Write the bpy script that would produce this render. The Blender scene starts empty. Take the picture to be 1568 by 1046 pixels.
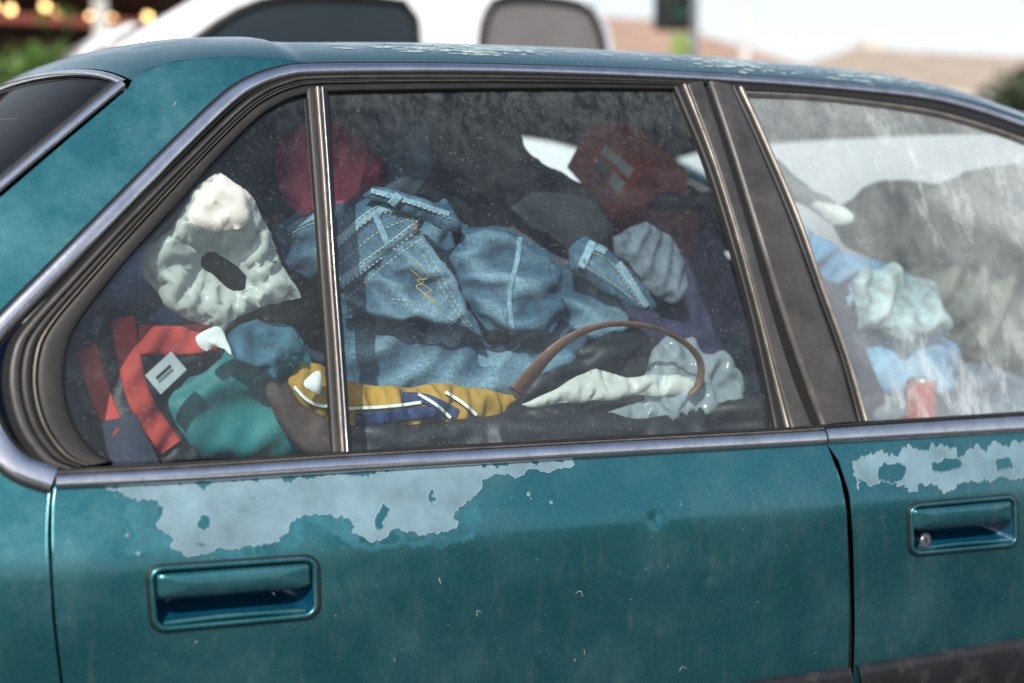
import bpy, bmesh, math, random
import numpy as np
from mathutils import Vector, noise, Matrix
from mathutils.bvhtree import BVHTree
random.seed(5)
scene=bpy.context.scene
# ---------------------------------------------------------------- camera model
F=2178.0
TH=math.atan(F/4416.0); PH=math.atan((523-290)/F)
st,ct,sp,cp=math.sin(TH),math.cos(TH),math.sin(PH),math.cos(PH)
CAM=Vector((-st*1.75,-ct*1.75,1.23))
FW=Vector((st*cp,ct*cp,-sp)); RT=Vector((ct,-st,0)); UP=RT.cross(FW)
def ray(px,py): return FW+RT*((px-784)/F)+UP*((523-py)/F)
def onY(px,py,y):
    d=ray(px,py); return CAM+d*((y-CAM.y)/d.y)
# ---------------------------------------------------------------- body side surface  y = Y(x,z)
_a=onY(85,733,0); _b=onY(1258,668,0)
def zb(x): return _a.z+(_b.z-_a.z)*(x-_a.x)/(_b.x-_a.x)
_ct=np.array([(-.80,.10),(-.64,.01),(-.5,-.026),(-.3,-.042),(-.16,-.045),(-.09,-.041),(0,0),(.02,.012),(.25,.09),(.46,.185),(.6,.27)])
_tt=np.arange(-.8,.6,.002); _yy=np.interp(_tt,_ct[:,0],_ct[:,1])
_k=np.exp(-.5*(np.arange(-20,21)*.002/.011)**2); _k/=_k.sum()
_yy=np.convolve(np.pad(_yy,20,mode='reflect',reflect_type='odd'),_k,mode='valid')
DENTS=[]
def Y(x,z):
    t=z-zb(x)
    y=float(np.interp(t,_tt,_yy))+.03*((x-.5)/1.5)**2
    for (dx,dz,r,a) in DENTS:
        q=((x-dx)**2+(z-dz)**2)/(r*r)
        if q<9: y+=a*math.exp(-q)
    return y
def onS(px,py,off=0):
    y=0
    for i in range(14):
        P=onY(px,py,y); y=Y(P.x,P.z)-off
    return Vector((P.x,y,P.z))
def nrm(x,z):
    e=.004
    return Vector(((Y(x+e,z)-Y(x-e,z))/(2*e),-1,(Y(x,z+e)-Y(x,z-e))/(2*e))).normalized()
YC=.86
# ---------------------------------------------------------------- curve helpers
def catmull(pts,n,closed=False,lin=False):
    P=np.array([tuple(p) for p in pts],float); m=len(P); out=[]
    seg=m if closed else m-1; sub=8
    for i in range(seg):
        if closed: p0,p1,p2,p3=P[(i-1)%m],P[i],P[(i+1)%m],P[(i+2)%m]
        else: p0,p1,p2,p3=P[max(i-1,0)],P[i],P[i+1],P[min(i+2,m-1)]
        for k in range(sub):
            t=k/sub
            if lin: out.append(p1+(p2-p1)*t)
            else: out.append(.5*((2*p1)+(-p0+p2)*t+(2*p0-5*p1+4*p2-p3)*t*t+(-p0+3*p1-3*p2+p3)*t**3))
    out.append(P[0] if closed else P[-1])
    out=np.array(out); L=np.concatenate([[0],np.cumsum(np.linalg.norm(np.diff(out,axis=0),axis=1))])
    s=np.linspace(0,L[-1],n+1 if closed else n)
    if closed: s=s[:-1]
    return np.stack([np.interp(s,L,out[:,k]) for k in range(out.shape[1])],1)
# ---------------------------------------------------------------- materials
def newmat(name):
    m=bpy.data.materials.new(name); m.use_nodes=True; nt=m.node_tree; nt.nodes.clear()
    o=nt.nodes.new('ShaderNodeOutputMaterial')
    return m,nt,o
def N(nt,t,**kw):
    n=nt.nodes.new(t)
    for k,v in kw.items():
        if k in n.inputs: n.inputs[k].default_value=v
        else: setattr(n,k,v)
    return n
def L(nt,a,b): nt.links.new(a,b)
def c4(c): return (c[0],c[1],c[2],1)
def noisen(nt,scale,detail=4,rough=.6,stretch=None,rot=None):
    t=N(nt,'ShaderNodeTexCoord'); src=t.outputs['Object']
    if stretch:
        mp=N(nt,'ShaderNodeMapping'); mp.inputs['Scale'].default_value=stretch
        if rot: mp.inputs['Rotation'].default_value=rot
        L(nt,src,mp.inputs['Vector']); src=mp.outputs[0]
    n=N(nt,'ShaderNodeTexNoise'); n.inputs['Scale'].default_value=scale; n.inputs['Detail'].default_value=detail; n.inputs['Roughness'].default_value=rough
    L(nt,src,n.inputs['Vector']); return n
def ramp(nt,src,a,b,ca=(0,0,0,1),cb=(1,1,1,1)):
    r=N(nt,'ShaderNodeValToRGB'); r.color_ramp.elements[0].position=a; r.color_ramp.elements[1].position=b
    r.color_ramp.elements[0].color=ca; r.color_ramp.elements[1].color=cb
    L(nt,src,r.inputs[0]); return r
def mixc(nt,f,a,b,blend='MIX'):
    m=N(nt,'ShaderNodeMix',data_type='RGBA',blend_type=blend)
    for s,v in ((m.inputs[0],f),(m.inputs[6],a),(m.inputs[7],b)):
        if hasattr(v,'links'): L(nt,v,s)
        elif isinstance(v,(int,float)): s.default_value=v
        else: s.default_value=c4(v)
    return m.outputs[2]
def math_(nt,op,a,b=None,clamp=False):
    m=N(nt,'ShaderNodeMath',operation=op,use_clamp=clamp)
    for s,v in ((m.inputs[0],a),(m.inputs[1],b)):
        if v is None: continue
        if hasattr(v,'links'): L(nt,v,s)
        else: s.default_value=v
    return m.outputs[0]
def M(name,col,rough=.5,metal=0,var=.25,vscale=8,bump=0,bscale=150,coat=0,dirt=0,dirtcol=(.35,.32,.27),wear=0,wcol=None,trans=0,emit=0,stretch=None,grain=0,gscale=300,alpha=0):
    m,nt,o=newmat(name); b=N(nt,'ShaderNodeBsdfPrincipled')
    b.inputs['Roughness'].default_value=rough; b.inputs['Metallic'].default_value=metal
    b.inputs['Coat Weight'].default_value=coat; b.inputs['Coat Roughness'].default_value=.08
    n=noisen(nt,vscale,6,.65,stretch)
    r=ramp(nt,n.outputs[0],.3,.7)
    dark=[c*(1-var) for c in col]; lite=[min(1,c*(1+var)) for c in col]
    c=mixc(nt,r.outputs[0],dark,lite)
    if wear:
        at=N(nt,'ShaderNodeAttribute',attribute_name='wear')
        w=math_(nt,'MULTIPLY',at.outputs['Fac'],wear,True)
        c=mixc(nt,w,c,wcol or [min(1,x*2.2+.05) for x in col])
    if grain:
        g1=noisen(nt,gscale,3,.7,(1,1,.3),(0,.5,0)); g2=noisen(nt,gscale,3,.7,(.3,1,1),(0,.5,0))
        gg=ramp(nt,math_(nt,'MULTIPLY',math_(nt,'ADD',g1.outputs[0],g2.outputs[0]),.5),.38,.62,(1-grain,1-grain,1-grain,1),(1+grain,1+grain,1+grain,1))
        c=mixc(nt,1.0,c,gg.outputs[0],'MULTIPLY')
    if dirt:
        d=noisen(nt,22,8,.75); dr=ramp(nt,d.outputs[0],.5,.75)
        f=math_(nt,'MULTIPLY',dr.outputs[0],dirt)
        c=mixc(nt,f,c,dirtcol)
        L(nt,math_(nt,'ADD',math_(nt,'MULTIPLY',dr.outputs[0],.35*dirt),rough,True),b.inputs['Roughness'])
    L(nt,c,b.inputs['Base Color'])
    if bump:
        bn=noisen(nt,bscale,4,.6); bp=N(nt,'ShaderNodeBump'); bp.inputs['Strength'].default_value=bump; bp.inputs['Distance'].default_value=.002
        L(nt,bn.outputs[0],bp.inputs['Height']); L(nt,bp.outputs[0],b.inputs['Normal'])
    if emit:
        b.inputs['Emission Color'].default_value=c4(col); b.inputs['Emission Strength'].default_value=emit
    out=b.outputs[0]
    if trans:
        t=N(nt,'ShaderNodeBsdfTranslucent'); L(nt,c,t.inputs[0]); mx=N(nt,'ShaderNodeMixShader'); mx.inputs[0].default_value=trans
        L(nt,out,mx.inputs[1]); L(nt,t.outputs[0],mx.inputs[2]); out=mx.outputs[0]
    if alpha:
        t=N(nt,'ShaderNodeBsdfTransparent'); mx=N(nt,'ShaderNodeMixShader'); mx.inputs[0].default_value=alpha
        L(nt,out,mx.inputs[1]); L(nt,t.outputs[0],mx.inputs[2]); out=mx.outputs[0]
    L(nt,out,o.inputs[0]); return m

def paint_mat():
    m,nt,o=newmat('teal_metallic_paint'); b=N(nt,'ShaderNodeBsdfPrincipled')
    n1=noisen(nt,2.2,5,.6); r1=ramp(nt,n1.outputs[0],.3,.7)
    c=mixc(nt,r1.outputs[0],(.008,.135,.17),(.018,.175,.20))
    n2=noisen(nt,9,9,.75); r2=ramp(nt,n2.outputs[0],.44,.78)
    c=mixc(nt,math_(nt,'MULTIPLY',r2.outputs[0],.36),c,(.15,.27,.29))
    n5=noisen(nt,320,3,.8); r5=ramp(nt,n5.outputs[0],.45,.7)
    c=mixc(nt,math_(nt,'MULTIPLY',r5.outputs[0],.14),c,(.25,.33,.34))
    n3=noisen(nt,170,3,.6); r3=ramp(nt,n3.outputs[0],.66,.73)
    c=mixc(nt,math_(nt,'MULTIPLY',r3.outputs[0],.28),c,(.4,.45,.43))
    n4=noisen(nt,45,7,.78,(1,1,.25)); r4=ramp(nt,n4.outputs[0],.55,.70)
    tc=N(nt,'ShaderNodeTexCoord'); sx=N(nt,'ShaderNodeSeparateXYZ'); L(nt,tc.outputs['Object'],sx.inputs[0])
    mr=N(nt,'ShaderNodeMapRange'); mr.inputs[1].default_value=.87; mr.inputs[2].default_value=.76; L(nt,sx.outputs[2],mr.inputs[0])
    c=mixc(nt,math_(nt,'MULTIPLY',math_(nt,'MULTIPLY',r4.outputs[0],mr.outputs[0]),.32),c,(.30,.33,.29))
    L(nt,c,b.inputs['Base Color'])
    b.inputs['Metallic'].default_value=.82
    rr=math_(nt,'ADD',math_(nt,'MULTIPLY',r2.outputs[0],.2),.34,True); L(nt,rr,b.inputs['Roughness'])
    b.inputs['Coat Weight'].default_value=.75; L(nt,math_(nt,'ADD',math_(nt,'MULTIPLY',r2.outputs[0],.3),.13),b.inputs['Coat Roughness'])
    bp=N(nt,'ShaderNodeBump'); bp.inputs['Strength'].default_value=.12; bp.inputs['Distance'].default_value=.0012
    nb=noisen(nt,7,3,.5); L(nt,nb.outputs[0],bp.inputs['Height']); L(nt,bp.outputs[0],b.inputs['Coat Normal']); L(nt,bp.outputs[0],b.inputs['Normal'])
    d=N(nt,'ShaderNodeBsdfDiffuse'); d.inputs[0].default_value=(.02,.022,.028,1)
    g=N(nt,'ShaderNodeNewGeometry'); mx=N(nt,'ShaderNodeMixShader')
    L(nt,g.outputs['Backfacing'],mx.inputs[0]); L(nt,b.outputs[0],mx.inputs[1]); L(nt,d.outputs[0],mx.inputs[2]); L(nt,mx.outputs[0],o.inputs[0])
    return m
def glass_mat(name,tint,dust,dustlo,dusthi,streak=0,topband=0,blob=0,refl=1,base=.006,speck=.2,dcol=(.66,.74,.74),smear=0):
    m,nt,o=newmat(name)
    tr=N(nt,'ShaderNodeBsdfTransparent'); tr.inputs[0].default_value=c4(tint)
    gl=N(nt,'ShaderNodeBsdfGlossy'); gl.inputs['Roughness'].default_value=.03
    lw=N(nt,'ShaderNodeLayerWeight'); lw.inputs[0].default_value=.5
    fz=math_(nt,'ADD',math_(nt,'MULTIPLY',math_(nt,'POWER',lw.outputs['Facing'],5),.9*min(1,refl)),.06*refl,True)
    mx=N(nt,'ShaderNodeMixShader'); L(nt,fz,mx.inputs[0]); L(nt,tr.outputs[0],mx.inputs[1]); L(nt,gl.outputs[0],mx.inputs[2])
    n=noisen(nt,6,8,.72); r=ramp(nt,n.outputs[0],dustlo,dusthi)
    f=math_(nt,'MULTIPLY',r.outputs[0],dust)
    sp_=noisen(nt,260,2,.5); rs=ramp(nt,sp_.outputs[0],.63,.76); f=math_(nt,'ADD',f,math_(nt,'MULTIPLY',rs.outputs[0],speck))
    sp2=noisen(nt,70,5,.7); rs2=ramp(nt,sp2.outputs[0],.58,.72); f=math_(nt,'ADD',f,math_(nt,'MULTIPLY',rs2.outputs[0],speck*.3))
    if smear:
        s=noisen(nt,16,6,.7,(.25,1,1.3),(0,.45,0)); rr=ramp(nt,s.outputs[0],.5,.75); f=math_(nt,'ADD',f,math_(nt,'MULTIPLY',rr.outputs[0],smear))
        s=noisen(nt,20,6,.7,(1.3,1,.2),(0,-.2,0)); rr=ramp(nt,s.outputs[0],.54,.75); f=math_(nt,'ADD',f,math_(nt,'MULTIPLY',rr.outputs[0],smear))
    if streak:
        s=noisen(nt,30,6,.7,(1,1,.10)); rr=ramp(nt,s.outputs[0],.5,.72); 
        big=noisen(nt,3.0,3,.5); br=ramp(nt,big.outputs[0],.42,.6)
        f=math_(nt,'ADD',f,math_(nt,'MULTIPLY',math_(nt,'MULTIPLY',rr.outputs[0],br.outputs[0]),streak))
    if topband:
        tc=N(nt,'ShaderNodeTexCoord'); sx=N(nt,'ShaderNodeSeparateXYZ'); L(nt,tc.outputs['Object'],sx.inputs[0])
        mr=N(nt,'ShaderNodeMapRange'); mr.inputs[1].default_value=1.25; mr.inputs[2].default_value=1.37; L(nt,sx.outputs[2],mr.inputs[0])
        s=noisen(nt,55,8,.8,(1,1,.6)); rr=ramp(nt,s.outputs[0],.42,.75)
        f=math_(nt,'ADD',f,math_(nt,'MULTIPLY',math_(nt,'MULTIPLY',rr.outputs[0],mr.outputs[0]),topband))
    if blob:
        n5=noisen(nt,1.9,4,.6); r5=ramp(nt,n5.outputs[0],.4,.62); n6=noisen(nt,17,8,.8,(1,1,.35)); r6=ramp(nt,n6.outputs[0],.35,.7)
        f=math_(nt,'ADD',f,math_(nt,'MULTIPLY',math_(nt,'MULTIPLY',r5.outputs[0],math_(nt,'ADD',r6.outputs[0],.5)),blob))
    f=math_(nt,'ADD',f,base,True)
    df=N(nt,'ShaderNodeBsdfDiffuse'); df.inputs[0].default_value=c4(dcol)
    tl=N(nt,'ShaderNodeBsdfTranslucent'); tl.inputs[0].default_value=c4(dcol)
    md=N(nt,'ShaderNodeMixShader'); md.inputs[0].default_value=.3; L(nt,df.outputs[0],md.inputs[1]); L(nt,tl.outputs[0],md.inputs[2])
    m2=N(nt,'ShaderNodeMixShader'); L(nt,f,m2.inputs[0]); L(nt,mx.outputs[0],m2.inputs[1]); L(nt,md.outputs[0],m2.inputs[2])
    L(nt,m2.outputs[0],o.inputs[0]); return m
PAINT=paint_mat()
CHROME=M('aged_chrome',(.66,.67,.70),.17,1,.15,25,bump=.15,bscale=60,dirt=.4,dirtcol=(.2,.17,.14))
BRONZE=M('faded_pillar_film',(.055,.052,.052),.42,.25,.4,14,bump=.1,dirt=.35,dirtcol=(.16,.15,.14))
LIP=M('weathered_trim_lip',(.26,.235,.205),.38,.6,.35,30,dirt=.5,dirtcol=(.10,.07,.045))
RUBBER=M('black_rubber',(.009,.0088,.0088),.5,0,.3,20,bump=.1,dirt=.2,dirtcol=(.07,.06,.05))
GAP=M('panel_gap_black',(.004,.004,.005),.9)
PRIMER=M('bare_faded_primer',(.15,.245,.295),.5,.1,.28,16,bump=.15,bscale=90,dirt=.6,dirtcol=(.08,.17,.21))
PEEL=M('peel_edge',(.30,.40,.44),.5,0,.4,60)
PLIGHT=M('roof_peel',(.42,.52,.54),.5,0,.3,40)
MOULD=M('side_moulding_plastic',(.012,.012,.015),.4,0,.3,12,dirt=.12)
INT=M('interior_dark_trim',(.02,.022,.028),.8,0,.3,10)
HEAD=M('headliner_cloth',(.04,.04,.042),.95,0,.2,20,bump=.2)
SEAT=M('seat_cloth',(.03,.035,.06),.95,0,.25,30,bump=.3)
G_REAR=glass_mat('rear_door_glass',(.88,.97,.97),.05,.42,.8,topband=.17,base=.006,speck=.13,smear=.035)
G_QTR=glass_mat('quarter_glass',(.82,.92,.92),.05,.42,.8,topband=.10,base=.006,speck=.12,smear=.03)
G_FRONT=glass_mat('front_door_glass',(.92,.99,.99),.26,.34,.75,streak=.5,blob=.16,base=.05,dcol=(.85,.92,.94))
G_BACK=glass_mat('rear_windscreen_glass',(.05,.10,.22),.01,.4,.8,base=0,speck=.05,refl=.35)
G_CLEAR=glass_mat('clear_glass',(.95,.99,.98),.02,.35,.8,base=.002,speck=.1)
DARKG=M('dark_vehicle_glass',(.02,.035,.045),.08,0,.1)
TANG=M('dusty_vehicle_glass',(.17,.16,.16),.3,0,.1)
WHITEP=M('white_vehicle_paint',(.80,.81,.83),.25,0,.04,coat=.6)
TYRE=M('tyre_rubber',(.02,.02,.02),.8)
ALLOY=M('wheel_metal',(.4,.4,.42),.35,.9)
# ---------------------------------------------------------------- object helpers
def empty(name):
    e=bpy.data.objects.new(name,None); e.empty_display_size=.2; scene.collection.objects.link(e); return e
CAR=empty('parked_car')
MIRR=[]
def addmesh(name,verts,faces,mat,parent=None,smooth=True,mirror=False,autofix=False):
    me=bpy.data.meshes.new(name); me.from_pydata([tuple(v) for v in verts],[],faces)
    if autofix:
        bm=bmesh.new(); bm.from_mesh(me); bmesh.ops.recalc_face_normals(bm,faces=bm.faces); bm.to_mesh(me); bm.free()
    me.materials.append(mat)
    if smooth: me.polygons.foreach_set('use_smooth',[True]*len(me.polygons))
    ob=bpy.data.objects.new(name,me); scene.collection.objects.link(ob)
    if parent: ob.parent=parent
    if mirror: MIRR.append(ob)
    return ob
def panel(name,outer,mat,holes=(),off=0,step=.02,parent=CAR,mirror=False):
    bm=bmesh.new()
    for loop in [outer]+list(holes):
        vs=[bm.verts.new((p[0],0,p[1])) for p in loop]
        for i in range(len(vs)): bm.edges.new((vs[i],vs[(i+1)%len(vs)]))
    bmesh.ops.triangle_fill(bm,edges=bm.edges[:],use_beauty=True)
    xs=[v.co.x for v in bm.verts]; zs=[v.co.z for v in bm.verts]
    x=min(xs)+step*.37
    while x<max(xs):
        bmesh.ops.bisect_plane(bm,geom=bm.verts[:]+bm.edges[:]+bm.faces[:],dist=1e-5,plane_co=(x,0,0),plane_no=(1,0,0)); x+=step
    z=min(zs)+step*.37
    while z<max(zs):
        bmesh.ops.bisect_plane(bm,geom=bm.verts[:]+bm.edges[:]+bm.faces[:],dist=1e-5,plane_co=(0,0,z),plane_no=(0,0,1)); z+=step*.7
    bm.normal_update()
    for f in bm.faces:
        if f.normal.y>0: f.normal_flip()
    for v in bm.verts: v.co.y=Y(v.co.x,v.co.z)-off
    me=bpy.data.meshes.new(name); bm.to_mesh(me); bm.free(); me.materials.append(mat)
    me.polygons.foreach_set('use_smooth',[True]*len(me.polygons))
    me.normals_split_custom_set_from_vertices([tuple(nrm(v.co.x,v.co.z)) for v in me.vertices])
    ob=bpy.data.objects.new(name,me); scene.collection.objects.link(ob); ob.parent=parent
    if mirror: MIRR.append(ob)
    return ob
def S2(pts,off=0): return [(lambda P:(P.x,P.z))(onS(p[0],p[1],off)) for p in pts]
def XT(x,t): return (x,zb(x)+t)
def ribbon(name,A,B,mat,fa=0,fb=1,bulge=.002,off=.001,n=90,parent=CAR,mirror=True):
    A=catmull(A,n); B=catmull(B,n)
    S=[0,0,.12,.3,.5,.7,.88,1,1]; H=[-.006,.35,.75,.95,1,.95,.75,.35,-.006]
    V=[];Fc=[]
    for i in range(n):
        a=A[i]+(B[i]-A[i])*fa; b=A[i]+(B[i]-A[i])*fb
        pa=onS(a[0],a[1]); pb=onS(b[0],b[1])
        for s,h in zip(S,H):
            p=pa.lerp(pb,s); nn=nrm(p.x,p.z); hh=(off+bulge*h) if h>0 else h
            V.append(p+nn*hh)
    k=len(S)
    for i in range(n-1):
        for j in range(k-1): Fc.append((i*k+j,i*k+j+1,(i+1)*k+j+1,(i+1)*k+j))
    return addmesh(name,V,Fc,mat,parent,True,mirror,autofix=True)
def tube(name,P3,r,mat,parent=None,closed=False,res=2):
    cu=bpy.data.curves.new(name,'CURVE'); cu.dimensions='3D'; cu.bevel_depth=r; cu.bevel_resolution=res
    segs=P3 if isinstance(P3[0],list) else [P3]
    for pts in segs:
        s=cu.splines.new('POLY'); s.points.add(len(pts)-1)
        for i,p in enumerate(pts): s.points[i].co=(p[0],p[1],p[2],1)
        s.use_cyclic_u=closed
    cu.materials.append(mat); ob=bpy.data.objects.new(name,cu); scene.collection.objects.link(ob)
    if parent: ob.parent=parent
    return ob
def seam_tube(name,path,r,mat,off=0,n=60):
    P=catmull(path,n); return tube(name,[onS(p[0],p[1],off) for p in P],r,mat,CAR)

# ================================================================= THE CAR
dp=onS(1003,797); DENTS.append((dp.x,dp.z,.010,.0035)); dp=onS(965,800); DENTS.append((dp.x,dp.z,.045,.0028))
dp=onS(1085,884); DENTS.append((dp.x,dp.z,.009,.0022))
dp=onS(470,790); DENTS.append((dp.x,dp.z,.05,.0015))
def rrect(u0,v0,u1,v1,r,n=8,asp=2.3):
    pts=[]
    rx=r; ry=r*asp
    for cx,cy,a0 in ((u1-rx,v0+ry,-90),(u1-rx,v1-ry,0),(u0+rx,v1-ry,90),(u0+rx,v0+ry,180)):
        for k in range(n+1):
            a=math.radians(a0+90*k/n); pts.append((cx+rx*math.cos(a),cy+ry*math.sin(a)))
    return pts
def quadmap(q,u,v):
    (a,b,c,d)=q
    return ((a[0]*(1-u)+b[0]*u)*(1-v)+(d[0]*(1-u)+c[0]*u)*v,(a[1]*(1-u)+b[1]*u)*(1-v)+(d[1]*(1-u)+c[1]*u)*v)
def ringloft(name,q,loop,rings,mat,parent=CAR):
    cu=sum(p[0] for p in loop)/len(loop); cv=sum(p[1] for p in loop)/len(loop)
    V=[];Fc=[];n=len(loop)
    for sc,off in rings:
        for (u,v) in loop:
            du=(u-cu); dv=(v-cv)
            uu=cu+du*(1-(1-sc)*.45); vv=cv+dv*sc
            P=onS(*quadmap(q,uu,vv)); P=P+nrm(P.x,P.z)*off; V.append(P)
    for k in range(len(rings)-1):
        for i in range(n): Fc.append((k*n+i,k*n+(i+1)%n,(k+1)*n+(i+1)%n,(k+1)*n+i))
    Fc.append(tuple((len(rings)-1)*n+i for i in range(n)))
    return addmesh(name,V,Fc,mat,parent,True,autofix=True)
def fliptoward(ob):
    me=ob.data; s=sum(p.normal.y*p.area for p in me.polygons)
    if s>0: me.flip_normals()
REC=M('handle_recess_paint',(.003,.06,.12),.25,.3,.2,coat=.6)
def handle(tag,q,key=False):
    loop=rrect(.03,.05,.97,.95,.07)
    hole=[(lambda P:(P.x,P.z))(onS(*quadmap(q,u,v))) for u,v in loop]
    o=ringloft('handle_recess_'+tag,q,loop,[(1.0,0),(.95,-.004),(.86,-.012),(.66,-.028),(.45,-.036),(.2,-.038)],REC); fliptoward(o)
    fl=rrect(.045,.11,.955,.50,.03) if not key else rrect(.03,.10,.95,.50,.03)
    o=ringloft('handle_flap_'+tag,q,fl,[(1,-.02),(1.0,-.001),(.95,.0035),(.8,.006),(.4,.0078),(.05,.008)],PAINT); fliptoward(o)
    bl=rrect(.0,.0,1,1,.09)
    P=[onS(*quadmap(q,u,v)) for u,v in bl]; P=[p+nrm(p.x,p.z)*.0010 for p in P]
    tube('handle_gasket_'+tag,P,.0022,RUBBER,CAR,True)
    P=[onS(*quadmap(q,u,v)) for u,v in rrect(.022,.04,.978,.96,.075)]; P=[p+nrm(p.x,p.z)*.0018 for p in P]
    tube('handle_bezel_'+tag,P,.0032,PAINT,CAR,True,4)
    P=[onS(*quadmap(q,u,.90-.03*math.sin(math.pi*(u-.08)/.84))) for u in np.linspace(.08,.92,20)]
    P=[p+nrm(p.x,p.z)*-.003 for p in P]; tube('handle_lower_lip_'+tag,P,.004,PAINT,CAR,False,4)
    if key:
        c=onS(*quadmap(q,.135,.72)); nn=nrm(c.x,c.z)
        for rr,h,mt,nm in ((.0125,.004,CHROME,'lock_ring'),(.008,.0055,ALLOY,'lock_cylinder')):
            bm=bmesh.new(); bmesh.ops.create_cone(bm,cap_ends=True,segments=28,radius1=rr,radius2=rr*.85,depth=.03)
            me=bpy.data.meshes.new(nm); bm.to_mesh(me); bm.free(); me.materials.append(mt)
            ob=bpy.data.objects.new(nm,me); scene.collection.objects.link(ob); ob.parent=CAR
            ob.rotation_euler=nn.to_track_quat('Z','Y').to_euler(); ob.location=c+nn*(h-.015)
        s=c+nn*.006; tube('key_slot',[s+Vector((0,0,-.004)),s+Vector((0,0,.004))],.0011,GAP,CAR)
    return hole
q1=((224,868),(487,850),(489,944),(232,968)); q2=((1390,772),(1556,757),(1558,836),(1392,851))
hole1=handle('rear',q1); hole2=handle('front',q2,True)

reardoor=S2([(83,742),(300,730),(535,716),(900,694),(1262,672),(1275,705),(1290,750),(1298,850),(1300,950),(1297,1046)])
xr=reardoor[-1][0]; xl=S2([(99,1046)])[0][0]
reardoor+=[(xr,zb(xr)-.5),(xr,.30),(xl+.2,.30),(xl+.14,.42),(xl+.05,.56)]+S2([(99,1046),(86,950),(80,850),(82,780)])
panel('rear_door_skin',reardoor,PAINT,[hole1],step=.009)
frontdoor=S2([(1262,672),(1568,655),(1850,637),(2150,618)])+[(1.86,zb(1.8)-.3),(1.83,.30),(xr+.01,.30),(xr+.01,zb(xr)-.5)]+S2([(1306,1046),(1309,950),(1307,850),(1299,750),(1284,705),(1268,682)])
panel('front_door_skin',frontdoor,PAINT,[hole2],step=.02)
gp=[(xl-.2,.28),(1.9,.28),(1.9,zb(1.9)-.01),(xl-.2,zb(-.6)-.03)]
panel('inner_door_shell',gp,GAP,[],off=-.055,step=.1,mirror=True)
RIM=.0022
seam_tube('rear_door_front_edge',[(1262,676),(1273,705),(1288,750),(1296,850),(1298,950),(1295,1060)],RIM,PAINT,off=-RIM)
seam_tube('front_door_rear_edge',[(1270,680),(1286,705),(1301,750),(1309,850),(1311,950),(1308,1060)],RIM,PAINT,off=-RIM)
seam_tube('rear_door_rear_edge',[(85,748),(82,780),(82,850),(88,950),(101,1060)],RIM,PAINT,off=-RIM)
seam_tube('quarter_panel_edge',[(76,752),(72,800),(72,850),(78,950),(91,1060)],RIM,PAINT,off=-RIM)
wheelx=-.86
arch=[(wheelx+.37*math.cos(a),.31+.37*math.sin(a)) for a in np.linspace(math.radians(4),math.radians(176),16)]
chrome_c=[(2150,603),(2110,560),(2000,440),(1850,320),(1700,240),(1568,192),(1480,163),(1400,146),(1250,131),(1075,119),(900,111),(700,106),(485,107),(430,113),(385,129),(345,156),(270,228),(200,299),(100,401),(0,503),(-28,545),(-34,600),(-14,665),(25,712),(82,734)]
quarter=S2([(77,752),(30,738),(-10,690),(-30,640),(-40,590),(-32,545),(-5,500),(95,400),(195,298),(265,226),(340,154),(381,124),(428,106),(485,99),
   (450,92),(400,88),(350,87),(300,90),(250,98),(215,112),(203,122),(196,136),(100,217),(0,303),(-190,468),(-380,630)])
quarter+=[XT(-1.2,.08),XT(-1.66,.045),XT(-1.70,-.02),(-1.72,.6),(-1.70,.28),(-1.3,.28)]+arch[::-1]
quarter+=[(-.47,.33),(-.47,.42),(-.5,.6)]+S2([(94,1060),(80,950),(74,850),(74,780)])
panel('rear_quarter_panel',quarter,PAINT,[],step=.02,mirror=True)
fwx=2.12
fend=S2([(2160,618)])+[XT(2.2,-.03),XT(2.7,-.10),XT(3.02,-.17),(3.08,.55)]
ff=fend+[(3.05,.28),(2.62,.28)]+[(fwx+.37*math.cos(a),.31+.37*math.sin(a)) for a in np.linspace(math.radians(4),math.radians(165),16)]+[(1.865,zb(1.8)-.3)]
panel('front_fender',ff,PAINT,[],step=.06,mirror=True)
def mirr(ob,name=None):
    me=ob.data.copy()
    for v in me.vertices: v.co.y=2*YC-v.co.y
    me.flip_normals()
    if 'glass' in ob.name: me.materials[0]=G_CLEAR
    o2=bpy.data.objects.new((name or ob.name)+'_far',me); scene.collection.objects.link(o2); o2.parent=ob.parent; return o2
for nm in ('rear_door_skin','front_door_skin'):
    mirr(bpy.data.objects[nm])
cc=catmull(chrome_c,260)
def strip(name,P,wf,mat,bulge=.004,off=.001,mirror=True):
    """swept moulding; wf(s) half width in metres"""
    pts=[onS(p[0],p[1]) for p in P]; V=[];Fc=[];S=[-1,-1,-.85,-.45,0,.45,.85,1,1]; H=[-.006,.2,.7,.95,1,.95,.7,.2,-.006]
    for i,p in enumerate(pts):
        t=(pts[min(i+1,len(pts)-1)]-pts[max(i-1,0)]).normalized(); nn=nrm(p.x,p.z); b=nn.cross(t).normalized(); w=wf(i/(len(pts)-1))
        for s,h in zip(S,H): V.append(p+b*(s*w)+nn*((off+bulge*h) if h>0 else h))
    k=len(S)
    for i in range(len(pts)-1):
        for j in range(k-1): Fc.append((i*k+j,i*k+j+1,(i+1)*k+j+1,(i+1)*k+j))
    return addmesh(name,V,Fc,mat,CAR,True,mirror,autofix=True)
strip('window_surround_chrome',cc,lambda s:.0068+.0035*max(0,(s-.55)/.45)+(.004 if s>.93 else 0),CHROME,.005)
strip('surround_shadow_gap',cc,lambda s:.0105+.0035*max(0,(s-.55)/.45)+(.004 if s>.93 else 0),GAP,.0006,.0006)
Po=[(1076,127),(900,120),(700,116),(485,117),(435,124),(397,140),(357,170),(282,243),(204,320),(105,424),(30,505),(10,545),(7,600),(25,662),(60,708),(95,722)]
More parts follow.
